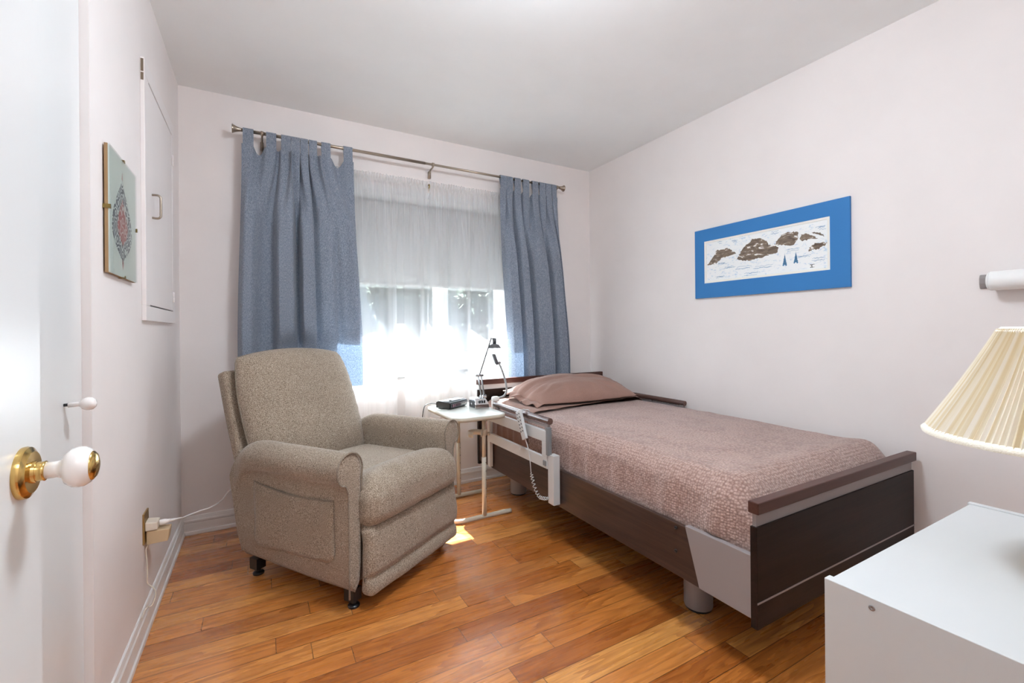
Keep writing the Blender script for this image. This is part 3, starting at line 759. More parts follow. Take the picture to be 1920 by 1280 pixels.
def arm_profile(dz=0, sx=1.0, zlow=.07):
    """closed outline of an arm seen from the front, outer side at -x"""
    p = [(-.288, zlow), (-.288, .30), (-.289, .50 + dz * .5), (-.286, .555 + dz)]
    cx, cz, r = -.347, .563 + dz, .0625
    p += [(cx + r * math.cos(R(a)) * 1.0, cz + r * math.sin(R(a)) * 1.08) for a in (5, 28, 50, 70, 90, 110, 130, 150, 170, 190, 210, 228)]
    p += [(-.371, .508 + dz), (-.362, .487 + dz), (-.357, .46 + dz * .8), (-.355, .30), (-.355, zlow)]
    return [(x * sx, z) for x, z in p]
def make_arm(sgn):
    secs = []
    ys = [0, .004, .012, .05, .12, .20, .28, .36, .44, .50, .55, .60, .64, .68, .71, .735, .75, .757]
    for y in ys:
        dz = 0
        if y > .50: dz = -.185 * ((y - .50) / .257) ** 2.1
        ins = .006 * (1 - min(1, y / .012)) + (.012 * max(0, (y - .735) / .022))
        sec = []
        bf = 1 - smoothstep(.52, .74, y)
        for x, z in arm_profile(dz):
            if x < -.356: x = -.356 + (x + .356) * bf
            cxm = -.325; x2 = cxm + (x - cxm) * (1 - ins * 4)
            yy = y - .02
            if y > .45: yy -= max(0, (.50 - z)) * .20 * ((y - .45) / .3)
            zz = z if z > .08 else z + .012 * smoothstep(.1, .75, y)
            wv = .003 * nz(y * 7, z * 9, sgn)
            sec.append(((x2 + wv) if sgn < 0 else -(x2 + wv), OY + yy, zz))
        secs.append(sec)
    a = cpart('arm', G().loft(secs), M['chair'], subd=1)
    # welt round the front face
    pts = [(x, OY - .022, z) for x, z in arm_profile()]
    k0 = 3
    w = [((x if sgn < 0 else -x), y, z) for x, y, z in pts]
    cpart('piping', G().tube(bez(w[1:], 3), .0038, 8), M['pipe'], parent=a)
    return a
aL = make_arm(-1); aR = make_arm(1)
# side pocket on the left arm
def pocket(u, v):
    y = .055 + .485 * u; zt = .437 + .012 * u - .02 * math.sin(PI * u); zb = .17 + .02 * (1 - u)
    z = zb + (zt - zb) * v
    e = min(u, 1 - u, v * .6) / .06
    yy = y
    if v < .12: yy = .2975 + (y - .2975) * (1 - .10 * (1 - v / .12) ** 2)
    return (-.3575 - .0035 * min(1, max(0, e)) - .003 * nz(y * 7, z * 9, -1), OY + yy, z)
pkt = cpart('side_pocket', G().sheet(24, 14, pocket), M['chair'], parent=aL, solid=.003)
cpart('piping', G().tube([pocket(i / 24, 1) for i in range(25)], .0032, 8), M['pipe'], parent=aL)
# frame under the seat
cpart('seat_base', G().rbox((0, OY + .345, .20), (.283, .315, .13), .02), M['chair'])
# seat cushion
def seatf(p):
    x, y, z = p
    zz = z
    if z > 0:
        zz += .038 * math.exp(-((y + .215) / .085) ** 2) * (1 - (x / .31) ** 4 * .7)       # front roll
        zz -= .012 * math.exp(-((y + .10) / .02) ** 2)                                       # seam behind the roll
        zz += .014 * (1 - (x / .3) ** 2)
    bulge = .018 * (1 - (z / .085) ** 2) if y < -.25 else 0
    yy = y - bulge
    if y < -.2: zz += (.012 * nz(x * 16, z * 14, 3)) * .5
    xx = x * (1 + (.055 if y < -.20 else 0) * smoothstep(-.19, -.25, y))
    wr = .004 * math.sin(x * 60 + 3 * nz(x * 5, 2)) * math.exp(-((z - .03) / .05) ** 2) * smoothstep(-.18, -.27, y) * math.exp(-((abs(x) - .2) / .09) ** 2)
    return (xx, yy - wr, zz)
cpart('seat_cushion', G().rbox((0, OY + .215, .395), (.288, .30, .082), .06, seatf, 18, 5), M['chair'])
# footrest flap
def footf(p):
    x, y, z = p
    zz = z
    yy = y - .016 * (1 - (z / .135) ** 2) + .016 * math.exp(-((z + .062) / .014) ** 2) * (1 if y < 0 else 0)
    yy -= .016 * smoothstep(-.05, -.135, z) * (1 if y < 0 else .5)
    yy += .004 * nz(x * 9, z * 12, 5)
    return (x + .006 * nz(z * 14, 7, x * 2), yy, zz + .008 * nz(x * 6, 3, 1) * (1 if z > 0 else .3))
cpart('footrest', G().rbox((.004, OY - .038, .190), (.305, .032, .136), .028, footf, 22, 4), M['chair'])
# back: shell + cushion, leaning backwards
b0, b1 = Vector((0, OY + .555, .40)), Vector((0, OY + .765, 1.010))
up = (b1 - b0).normalized(); nrm = Vector((0, -up.z, up.y)); hl = (b1 - b0).length / 2; mid = (b0 + b1) / 2
def P2(u, v):
    w = .328 + .006 * v
    k = .42 if v > 0 else .16
    a = w * u * math.sqrt(1 - k * v * v / 2)
    b = hl * v * math.sqrt(1 - k * u * u / 2) if v > 0 else hl * v
    return a, b
def place(a, b, c): return mid + Vector((a, 0, 0)) + up * b + nrm * c
def tf(u, v):
    e = ((1 - abs(u) ** 5) * (1 - abs(v) ** 5)) ** .45
    wr = .004 * math.sin(v * 42 + u * 3) * smoothstep(.55, .95, abs(u)) + .004 * math.sin(u * 36) * smoothstep(.6, .95, v)
    return e * (.075 + .022 * (1 - u * u) * (1 - v * v) + .012 * math.exp(-((v + .5) / .3) ** 2)) + wr * e
cush = cpart('back_cushion', G().pad(34, 34, P2, tf, lambda u, v: .06 * ((1 - abs(u) ** 6) * (1 - abs(v) ** 6)) ** .4, place), M['chair'])
ep = []
for i in range(61):
    t = i / 60
    if t < .38: u, v = -1, -1 + 2 * t / .38
    elif t < .62: u, v = -1 + 2 * (t - .38) / .24, 1
    else: u, v = 1, 1 - 2 * (t - .62) / .38
    a, b = P2(u, v); ep.append(place(a * 1.004, b * 1.004, -.004))
cpart('piping', G().tube(ep, .0036, 8), M['pipe'], parent=cush)
s0 = mid - nrm * .082 - up * .015
def shf(p):
    x, y, z = p
    x2 = x * (1 - .02 * smoothstep(0, .3, z))
    q = Vector((x2, 0, 0)) + up * z - nrm * y
    return q
cpart('back_shell', G().rbox(s0, (.345, .030, .262), .018, shf, 8, 3), M['chair'])
# feet
for x, y in ((-.292, .022), (.288, .022), (-.30, .60), (.30, .60)):
    g = G().lathe([(.022, 0), (.0235, .003), (.0235, .008), (.020, .012), (.010, .014), (.010, .03)], (x, OY + y, 0), (0, 0, 1), 20)
    g.box(x - .022, x + .022, OY + y - .02, OY + y + .03, .028, .076)
    smooth_by_angle(cpart('foot', g, M['blk'], smooth=False), 40)
# ================================================================== ADJUSTABLE BED
BX0, BX1 = 1.305, 2.405
bd = thing('adjustable_bed', 'dark walnut adjustable care bed with side rails along the right wall', 'bed', ((BX0 + BX1) / 2, 1.82, 0))
fbd = build('footboard', boxes((BX0, BX1, .820, .842, .181, .492)), M['bedwood'], bd, bevel=.0015)
build('cap_rail', boxes((BX0 - .005, BX1 + .005, .812, .846, .533, .569)), M['bedcap'], fbd, bevel=.003)
build('metal_band', boxes((BX0 + .006, BX1 - .006, .826, .838, .492, .533)), M['silver'], fbd)
build('inlay_strip', boxes((BX0 + .0005, BX1 - .0005, .8185, .8205, .259, .2645)), M['silver'], fbd)
hb_ = build('headboard', boxes((BX0, BX1, 2.800, 2.822, .181, .690)), M['bedwood'], bd, bevel=.0015)
build('cap_rail', boxes((BX0 - .005, BX1 + .005, 2.794, 2.828, .724, .760)), M['bedcap'], hb_, bevel=.003)
build('metal_band', boxes((BX0 + .006, BX1 - .006, 2.804, 2.818, .690, .724)), M['silverlt'], hb_)
for xa, xb, s in ((1.310, 1.329, -1), (2.384, 2.403, 1)):
    sp_ = build('side_panel', boxes((xa, xb, .8425, 2.7995, .205, .392)), M['bedwoody'], bd, bevel=.001)
    xo = xa if s < 0 else xb
    g = G().prism([(xo + s * .0012, .8425, .2045), (xo + s * .0012, 1.030, .2045), (xo + s * .0012, 1.088, .398), (xo + s * .0012, .8425, .398)], (-s * .022, 0, 0))
    build('corner_plate', g, M['silver'], sp_, bevel=.0012)
    for z in (.388, .292):
        zz = z - .012 if z > .35 else z
        build('bolt', G().lathe([(.0065, 0), (.0065, .003), (.003, .0045), (.003, .0025), (0, .0025)], (xo, 1.128, zz), (s, 0, 0), 14), M['blk'], sp_, True)
for x, y in ((1.500, 1.185), (1.510, 2.615), (2.230, 1.185), (2.230, 2.615)):
    lg = build('leg', G().lathe([(.052, .010), (.054, .014), (.054, .232)], (x, y, 0), (0, 0, 1), 32), M['silver'], bd)
    smooth_by_angle(lg, 40)
    build('foot_ring', G().lathe([(.046, 0), (.050, .002), (.050, .0105)], (x, y, 0), (0, 0, 1), 28), M['blk'], lg)
build('slat_base', boxes((1.335, 2.378, .86, 2.79, .225, .285)), M['dark'], bd)

def side_rail(x, ya, yb, s, dz=0):
    """ya near end, yb far end; s = which way is outside (-1 left)"""
    sr_ = build('side_rail', G(), M['silverlt'], bd) if False else None
    z = dz
    g = G()
    th = .009
    g.box(x - th, x + th, ya + .012, yb + .09, .525 + z, .584 + z)               # upper bar
    g.box(x - th, x + th, ya + .012, yb + .09, .392 + z, .448 + z)               # lower bar
    g.box(x - th, x + th, ya + .012, ya + .060, .448 + z, .525 + z)              # near upright
    g.box(x - th, x + th, yb + .06, yb + .09, .448 + z, .525 + z)
    fr = build('side_rail', g, M['silverlt'], bd, bevel=.0015)
    t1 = build('hand_tube', G().tube([(x + .004, ya, .634 + z), (x + .004, yb, .638 + z)], .0165, 18), M['bedtube'], fr, True)
    smooth_by_angle(t1, 50)
    g = G()
    for y in (ya + .022, (ya + yb) / 2, yb - .04): g.box(x - .006, x + .010, y - .014, y + .014, .583 + z, .622 + z)
    g.box(x - .003, x + .008, ya + .02, yb - .02, .600 + z, .612 + z)
    build('tube_mount', g, M['silver'], fr, bevel=.001)
    build('upright_post', boxes((x + s * .005 - .012, x + s * .005 + .012, ya - .008, ya + .011, .465 + z, .604 + z)), M['railgrey'], fr, bevel=.001)
    build('guide_post', boxes((min(x - s * .033, x + s * .006), max(x - s * .033, x + s * .006), ya - .040, ya + .010, .222, .468 + z)), M['silverlt'], fr, bevel=.002)
    build('release_button', boxes((x + s * .008 - .006, x + s * .008 + .006, ya + .018, ya + .046, .405 + z, .432 + z)), M['railgrey'], fr, bevel=.003)
    # upright beside the headboard
    build('upright_post', boxes((x - s * .009, x - s * .031, yb + .091, yb + .125, .222, .60 + z) if s < 0 else (x - .031, x - .009, yb + .091, yb + .125, .222, .60 + z)), M['silverlt'], fr, bevel=.0015)
side_rail(1.272, 1.882, 2.490, -1)
side_rail(2.426, 2.010, 2.600, 1, -.026)

# mattress in its fitted sheet
def mattf(p):
    x, y, z = p
    return (x + .003 * nz(y * 22, z * 3, 2) * (1 if abs(x) > .4 else 0), y, z + .004 * nz(x * 4, y * 4))
MX0, MX1 = 1.357, 2.356
mt = tag(build('mattress', G().rbox(((MX0 + MX1) / 2, 1.850, .432), ((MX1 - MX0) / 2, .920, .137), .05, mattf, 30, 4), M['fitted'], None, True),
         'mattress in a brown fitted sheet, seen through the left side rail', 'mattress')

def bed_profile(s, off, zl, top):
    """point on the cross-section of the covers; s 0..1 runs left edge -> over the top -> right edge"""
    xl, xr, rc = MX0 - .0125 - off * .4, MX1 + .0125 + off * .4, .085
    segs = [('l', top - rc - zl), ('c', rc * PI / 2), ('t', xr - xl - 2 * rc), ('d', rc * PI / 2), ('r', top - rc - zl)]
    L = sum(q for _, q in segs); d = s * L
    for k, q in segs:
        if d <= q + 1e-9: break
        d -= q
    if k == 'l': return xl, zl + d
    if k == 'c': a = d / rc; return xl + rc - rc * math.cos(a), top - rc + rc * math.sin(a)
    if k == 't': return xl + rc + d, top
    if k == 'd': a = d / rc; return xr - rc + rc * math.sin(a), top - rc + rc * math.cos(a)
    return xr, top - rc - d
def blanketf(u, v):
    y = .853 + (2.300 - .853) * v
    s = u
    top = .603 - .010 * smoothstep(1.5, .95, y)
    zl = .372
    x, z = bed_profile(s, .004, zl, top)
    e = smoothstep(.975, .853, y)                                     # roll down at the foot end
    k = (z - zl) / (top - zl)
    z -= .075 * e ** 2.2 * k
    cxr = (x - MX0) / (MX1 - MX0)
    if k > .96:
        z += (.010 * math.sin(PI * max(0, min(1, cxr))) + .006 * nz(x * 5, y * 3.5) + .003 * nz(x * 16, y * 13, 4)) * (1 - .8 * smoothstep(2.0, 2.18, y))
        z += .012 * math.exp(-((y - .96) / .06) ** 2) * (.5 + .5 * cxr)
    if x < MX0 + .10:                                                  # soft vertical folds on the near side
        low = smoothstep(.58, .42, z)
        fold = math.exp(-((y - 1.66) / .02) ** 2) * .007 + math.exp(-((y - 1.48) / .025) ** 2) * .006 + math.exp(-((y - 1.79) / .018) ** 2) * .004
        fold += math.exp(-((y - 1.19) / .035) ** 2) * .012 + math.exp(-((y - .985) / .045) ** 2) * .022
        up_ = smoothstep(.30, .42, z) * (.35 + .65 * low)
        lim = .004 if z < .40 else .024
        x -= min(fold * up_, lim) + (.004 * nz(y * 7, z * 6, 9) * smoothstep(.40, .45, z) * (1 - smoothstep(1.95, 2.15, y)))
    return (max(x, 1.3335 if z < .402 else 1.315), y, z)
bl = tag(build('blanket', G().sheet(120, 120, blanketf), M['blanket'], None, True, recalc=False, solid=.004),
         'brown waffle-textured blanket spread over the bed and tucked at the foot', 'blanket')

def sheetf(u, v):
    x0, z0 = bed_profile(u, .022, .402, .630)
    cx = max(0, min(1, (x0 - MX0) / (MX1 - MX0)))
    ye = 2.205 + .13 * cx + .010 * nz(cx * 7, 2.2) + .004 * nz(cx * 25, 1)
    y = ye + (2.775 - ye) * v
    x, z = x0, z0 + (.005 * nz(x0 * 9, y * 7, 3) + .003 * nz(x0 * 22, y * 15, 5)) * (1 if z0 > .60 else .3)
    z -= .006 * (1 - v) ** 6 * (1 if z0 > .62 else 0)
    if x < MX0 + .02 and z < .60:
        w = smoothstep(.60, .50, z)
        x += w * (.008 * math.sin(y * 85 + 2 * nz(y * 6, 1)) * (.6 + .4 * nz(y * 11, 4)) - .000)
        x = min(x, MX0 - .0190)
    if x > MX1: x = max(x, MX1 + .0190)
    return (x, y, z)
bsh = tag(build('bed_sheet', G().sheet(130, 60, sheetf), M['sheet'], None, True, recalc=False, solid=.0016),
          'brown cotton sheet folded back under the pillow at the head of the bed', 'bed sheet')

# pillow
pa = R(-2)
pl = thing('pillow', 'plump brown pillow lying against the headboard', 'pillow', (1.880, 2.490, .663), pa)
def pP2(u, v):
    k = .30
    return .405 * u * math.sqrt(1 - k * v * v / 2) * (1 + .03 * nz(v * 3, 1, u)), .235 * v * math.sqrt(1 - .25 * u * u / 2)
def ptf(u, v):
    e = ((1 - abs(u) ** 2.6) * (1 - abs(v) ** 2.4)) ** .62
    rad = math.hypot(u, v); an = math.atan2(v, u)
    wr = .0065 * math.sin(an * 22 + 3 * nz(u * 3, v * 3)) * smoothstep(.45, .9, rad) * (1 - smoothstep(.93, 1.1, rad)) + .008 * nz(u * 3.5, v * 3.5, 2)
    return e * (.112 + .006 * nz(u * 2, v * 2, 7)) + wr * e ** .4
def ptb(u, v): return .020 * ((1 - abs(u) ** 3) * (1 - abs(v) ** 3)) ** .5
def tilt(a, b, c): return Vector((a, b, c + .05 * (b / .235) * .35 + (.012 if b > 0 else 0)))
build('pillow_body', G().pad(56, 44, pP2, ptf, ptb, tilt), M['sheet'], pl, True, local=True)
def flange(u, v):                                                     # open end of the pillowcase, towards the left
    b = (-1 + 2 * u); a0, b0_ = pP2(-1, b)
    a = a0 + .004 - (.055 + .02 * nz(b * 3, 5)) * v
    c = .006 * math.sin(b * 16 + v * 2) * (.4 + v) * (1 - .5 * smoothstep(.5, 1, b)) - .008 * v
    return tilt(a, b0_ * (1 + .06 * v), c)
build('pillowcase_hem', G().sheet(50, 10, flange), M['sheet'], pl, True, local=True, recalc=False, solid=.003)

# hand control hanging on the rail
hc = thing('bed_handset', 'light grey bed hand control with coiled cord hanging on the side rail', 'hand control', (1.243, 2.11, .52))
A, B = Vector((1.243, 2.140, .654)), Vector((1.243, 2.072, .510))
ax_ = (B - A).normalized(); wd = Vector((0, ax_.z, -ax_.y))
q = [A + wd * .026, A - wd * .026, B - wd * .021, B + wd * .021]
hb2 = build('handset_body', G().prism([p - Vector((.010, 0, 0)) for p in q], (.0165, 0, 0)), M['silverlt'], hc, bevel=.004, seg=3)
g = G()
for i in range(6):
    for k in (-1, 1):
        c = A.lerp(B, .12 + .12 * i) + wd * (.0105 * k) + Vector((-.0102, 0, 0))
        g.lathe([(.0046, 0), (.0046, .0012)], c, (-1, 0, 0), 8)
build('button', g, M['drkgrey'], hb2)
build('hook', G().tube(bez([(1.248, 2.120, .648), (1.256, 2.118, .662), (1.274, 2.118, .6585), (1.290, 2.116, .656), (1.2975, 2.116, .640)], 5), .003, 8), M['silverlt'], hb2)
pts = bez([B + Vector((0, .004, .004)), (1.242, 2.045, .47), (1.243, 2.026, .40), (1.243, 2.018, .345)], 8)
cp = bez([(1.243, 2.018, .345), (1.243, 2.004, .315), (1.243, 1.978, .272), (1.245, 1.945, .243), (1.249, 1.905, .243), (1.256, 1.872, .255)], 40)
coil = []
for i, p in enumerate(cp):
    t = i / (len(cp) - 1); a = t * 2 * PI * 13; rr = .0075 * min(1, t * 12, (1 - t) * 12)
    tg = (cp[min(i + 1, len(cp) - 1)] - cp[max(i - 1, 0)]).normalized(); n1 = Vector((1, 0, 0)); n2 = tg.cross(n1)
    coil.append(p + n1 * math.cos(a) * rr + n2 * math.sin(a) * rr)
build('cord', G().tube(pts, .0022, 8), M['silverlt'], hc, True)
build('coiled_cord', G().tube(coil, .0021, 6), M['silverlt'], hc, True)

# bent reading lamp by the headboard
gn = thing('gooseneck_lamp', 'slim white bent gooseneck lamp rising beside the headboard', 'lamp', (1.290, 2.51, .585))
build('base', G().rbox((1.290, 2.514, .666), (.024, .020, .017), .013, None, 3, 3), M['whiteplastic'], gn, True)
build('clamp', boxes((1.266, 1.284, 2.504, 2.526, .5846, .655)), M['whiteplastic'], gn, bevel=.003)
neck = bez([(1.302, 2.512, .672), (1.325, 2.508, .674), (1.345, 2.505, .682), (1.360, 2.502, .702), (1.363, 2.50, .732), (1.352, 2.50, .787), (1.333, 2.50, .842), (1.312, 2.50, .890)], 6)
build('neck', G().tube(neck, .0068, 10), M['neckgrey'], gn, True)
build('joint', G().tube([(1.320, 2.50, .897), (1.290, 2.50, .887)], .0085, 10), M['silver'], gn, True)
build('head', G().rbox((1.284, 2.50, .918), (.0105, .013, .034), .006, lambda p: (p.x - .38 * p.z, p.y, p.z), 3, 3), M['drkgrey'], gn, True)

# ================================================================== OVERBED TABLE
TX0, TX1, TY0, TY1, TZ = .925, 1.243, 2.270, 2.772, .617
tbl = thing('side_table', 'beige tubular C-frame table with pale rounded top beside the bed', 'table', (1.10, 2.52, 0))
def rrect(x0, x1, y0, y1, r, z, n=8):
    out = []
    for cx, cy, a0 in ((x1 - r, y1 - r, 0), (x0 + r, y1 - r, 90), (x0 + r, y0 + r, 180), (x1 - r, y0 + r, 270)):
        out += [(cx + r * math.cos(R(a0 + 90 * i / n)), cy + r * math.sin(R(a0 + 90 * i / n)), z) for i in range(n + 1)]
    return out
build('tabletop', G().prism(rrect(TX0, TX1, TY0, TY1, .055, TZ - .021), (0, 0, .021)), M['tabletop'], tbl, bevel=.002)
edge = build('edge_band', G().loft([rrect(TX0 - .003, TX1 + .003, TY0 - .003, TY1 + .003, .058, z) for z in (TZ - .023, TZ - .001)], True, False), M['beige'], tbl, True, solid=.003)
px_, pya, pyb, pr_ = 1.134, 2.362, 2.748, .0125
build('base_tube', G().tube(bez([(1.31, pya, pr_ + .002), (1.22, pya, pr_ + .002), (1.08, pya, pr_ + .002), (1.00, pya, pr_ + .002), (.955, pya + .02, pr_ + .002), (.935, pya + .07, pr_ + .002), (.935, (pya + pyb) / 2, pr_ + .002),
                                 (.935, pyb - .07, pr_ + .002), (.955, pyb - .02, pr_ + .002), (1.00, pyb, pr_ + .002), (1.12, pyb, pr_ + .002), (1.22, pyb, pr_ + .002), (1.30, pyb, pr_ + .002)], 6), pr_, 14), M['beige'], tbl, True)
for y in (pya, pyb):
    ps = build('post', G().tube([(px_, y, .02), (px_, y, .36)], .0135, 16), M['beige'], tbl, True)
    build('inner_post', G().tube([(px_, y, .36), (px_, y, .594)], .0112, 16), M['beige'], ps, True)
    for k in range(5):
        build('adjusting_hole', G().lathe([(.0032, 0), (.0032, .0008)], (px_ + .006, y - .0118, .33 - .05 * k), (.45, -.9, 0), 10), M['drkgrey'], ps)
    build('top_bracket', G().prism([(px_ - .006, y - .003, .594), (px_ + .055, y - .003, .594), (px_ + .006, y - .003, .560), (px_ - .006, y - .003, .560)], (0, .006, 0)), M['beige'], tbl)
cup = []
for i in range(26):
    a = R(28 + 304 * i / 25); cup.append((px_ - .062 + .038 * math.cos(a), pya + .0 + .038 * math.sin(a)))
# open ring holder on the front post
ringpts = [(px_ - .055 + .040 * math.cos(R(a)), pya + .040 * math.sin(R(a))) for a in range(-60, 236, 12)]
build('cup_ring', G().loft([[(x, y, z) for x, y in ringpts] for z in (.488, .520)], False, False), M['beige'], tbl, True, solid=.0025)
build('ring_clamp', G().lathe([(.0145, 0), (.0185, .002), (.0185, .034), (.0145, .036)], (px_, pya, .486), (0, 0, 1), 20), M['beige'], tbl, True)
build('clamp_knob', G().lathe([(.004, 0), (.004, .012), (.011, .013), (.011, .022), (.004, .023)], (px_ + .014, pya, .492), (1, 0, 0), 14), M['beige'], tbl, True)

# clock radio
ra = math.atan2(.095, .157)
rd = thing('clock_radio', 'small black clock radio with dark display on the side table', 'clock radio', (1.085 - .03, 2.652, TZ), ra)
def rbx(x0, x1, y0, y1, z0, z1): return boxes((x0, x1, y0, y1, z0, z1))
g = G().loft([[(-.092, yy, .004), (.092, yy, .004), (.092, yy, zt), (-.092, yy, zt)] for yy, zt in ((-.052, .034), (-.046, .043), (.04, .048), (.058, .040))])
build('case', g, M['blk'], rd, bevel=.004, seg=3, local=True)
build('top_panel', boxes((-.082, .082, -.035, .035, .0452, .0472)), M['drkgrey'], rd, local=True, bevel=.001)
build('tuning_knob', G().lathe([(.008, 0), (.008, .004), (.006, .005)], (-.045, -.018, .0465), (0, 0, 1), 16), M['blk'], rd, True, local=True)
fpn = build('front_panel', boxes((-.084, .084, -.0552, -.0522, .009, .034)), M['drkgrey'], rd, local=True, bevel=.001)
build('display', boxes((-.078, .012, -.0562, -.0550, .012, .031)), M['lcd'], fpn, local=True)
def seg7(x, z, w, h, on):
    t = .0022; b = []
    if 'a' in on: b.append((x, x + w, z + h - t, z + h))
    if 'g' in on: b.append((x, x + w, z + h / 2 - t / 2, z + h / 2 + t / 2))
    if 'd' in on: b.append((x, x + w, z, z + t))
    if 'f' in on: b.append((x, x + t, z + h / 2, z + h))
    if 'e' in on: b.append((x, x + t, z, z + h / 2))
    if 'b' in on: b.append((x + w - t, x + w, z + h / 2, z + h))
    if 'c' in on: b.append((x + w - t, x + w, z, z + h / 2))
    return [(p, q, -.0566, -.0561, r, s) for p, q, r, s in b]
build('digit', boxes(*(seg7(-.066, .0145, .009, .014, 'abcdef') + seg7(-.052, .0145, .009, .014, 'bc'))), M['lcdtext'], fpn, local=True)
for x in (.022, .040, .058): build('control_button', boxes((x, x + .013, -.0562, -.0545, .017, .024)), M['silver'], fpn, local=True, bevel=.0006)
for xa in (-.08, .06): build('foot', boxes((xa, xa + .02, -.04, .045, .0006, .0045)), M['blk'], rd, local=True)
def tl(p): return Matrix.Rotation(-ra, 3, 'Z') @ (Vector(p) - Vector((1.055, 2.652, TZ)))
build('power_cord', G().tube(bez([tl(p) for p in ((.980, 2.665, .637), (.950, 2.69, .643), (.915, 2.70, .642), (.890, 2.697, .630), (.876, 2.692, .59), (.866, 2.69, .52), (.862, 2.70, .42), (.86, 2.72, .30))], 8), .0028, 8), M['blk'], rd, True, local=True)

# desk lamp
dl = thing('desk_lamp', 'chrome folding desk lamp with small grey shade on the side table', 'lamp', (1.190, 2.535, TZ))
bx, by = 1.186, 2.535
g = G().loft([[(bx - .040, by - .055, z) if False else p for p in q] for z, q in ((0, [(bx - .048, by - .052, TZ + .001), (bx + .046, by - .052, TZ + .001), (bx + .046, by + .052, TZ + .001), (bx - .048, by + .052, TZ + .001)]),
    (1, [(bx - .048, by - .050, TZ + .030), (bx + .045, by - .050, TZ + .026), (bx + .045, by + .050, TZ + .026), (bx - .048, by + .050, TZ + .030)]),
    (2, [(bx - .044, by - .030, TZ + .066), (bx + .032, by - .030, TZ + .062), (bx + .032, by + .044, TZ + .062), (bx - .044, by + .044, TZ + .066)]))])
lb = build('base_box', g, M['chrome'], dl, bevel=.004, seg=3)
build('side_plate', boxes((bx - .0495, bx - .0478, by - .040, by + .040, TZ + .008, TZ + .050)), M['drkgrey'], lb, bevel=.001)
build('dial', G().lathe([(.007, 0), (.007, .004), (.005, .005)], (bx - .0493, by, TZ + .028), (-1, 0, 0), 16), M['chrome'], lb, True)
nrmf = Vector((0, -.85, .5)).normalized()
g = G()
for k in range(3): g.box(bx - .022 + k * .016, bx - .012 + k * .016, by - .0475, by - .0425, TZ + .036, TZ + .052)
build('switch', g, M['blk'], lb)
for x in (1.204, 1.224):
    build('lower_arm', G().tube([(x, 2.535, TZ + .062), (x - .022, 2.535, .817)], .0052, 10), M['steel'], dl, True)
build('base_joint', G().lathe([(.010, -.020), (.010, .020)], (1.214, 2.535, TZ + .068), (1, 0, 0), 16), M['chrome'], dl, True)
build('elbow', G().lathe([(.0075, -.028), (.0075, .024)], (1.193, 2.535, .818), (1, 0, 0), 14), M['steel'], dl, True)
build('upper_arm', G().tube([(1.190, 2.535, .818), (1.276, 2.535, 1.052)], .0046, 10), M['gun'], dl, True)
hx, hz = 1.297, .985
sh_ = build('shade', G().lathe([(.0430, 0), (.0420, .003), (.0290, .0225), (.018, .027), (.012, .028)], (hx, 2.535, hz), (0, 0, 1), 28), M['gun'], dl, True)
build('socket', G().lathe([(.0125, 0), (.0125, .036), (.009, .038)], (hx, 2.535, hz + .026), (0, 0, 1), 16), M['drkgrey'], sh_, True)
build('pivot', G().lathe([(.005, 0), (.005, .026)], (1.272, 2.535, 1.046), (1, 0, 0), 10), M['steel'], dl, True)
# ================================================================== DRESSER AND LAMP
dx0, dx1, dy0, dy1, dz = .777, 1.400, -.022, .378, .7
ds = thing('dresser', 'plain white dresser in the lower right corner, in front of the bed', 'dresser', ((dx0 + dx1) / 2, (dy0 + dy1) / 2, 0))
for xa, xb in ((dx0, dx0 + .016), (dx1 - .016, dx1)):
    p_ = build('side_panel', boxes((xa, xb, dy0, dy1, 0, dz)), M['dresser'], ds, bevel=.001)
    if xa == dx0:
        build('screw', G().lathe([(.0042, 0), (.0042, .0006), (.0018, .0008), (.0016, .0003), (0, .0003)], (dx0, .3145, .6855), (-1, 0, 0), 12), M['steel'], p_, True)
build('top_panel', boxes((dx0 + .0162, dx1 - .0162, dy0, dy1 - .004, dz - .018, dz - .002)), M['dresser'], ds, bevel=.001)
build('back_panel', boxes((dx0 + .0165, dx1 - .0165, dy0, dy0 + .006, .05, dz - .019)), M['dresser'], ds)
for k in range(3):
    z = .06 + k * .208
    d_ = build('drawer', boxes((dx0 + .018, dx1 - .018, dy0 + .02, dy1 - .001, z, z + .203)), M['dresser'], ds, bevel=.0015)
    for x in (dx0 + .16, dx1 - .16):
        build('knob', G().lathe([(.006, 0), (.006, .012), (.014, .016), (.015, .022), (.010, .027), (0, .028)], (x, dy1 - .001, z + .10), (0, 1, 0), 18), M['whiteplastic'], d_, True)
build('plinth', boxes((dx0 + .017, dx1 - .017, dy0 + .03, dy1 - .02, 0, .058)), M['dresser'], ds)

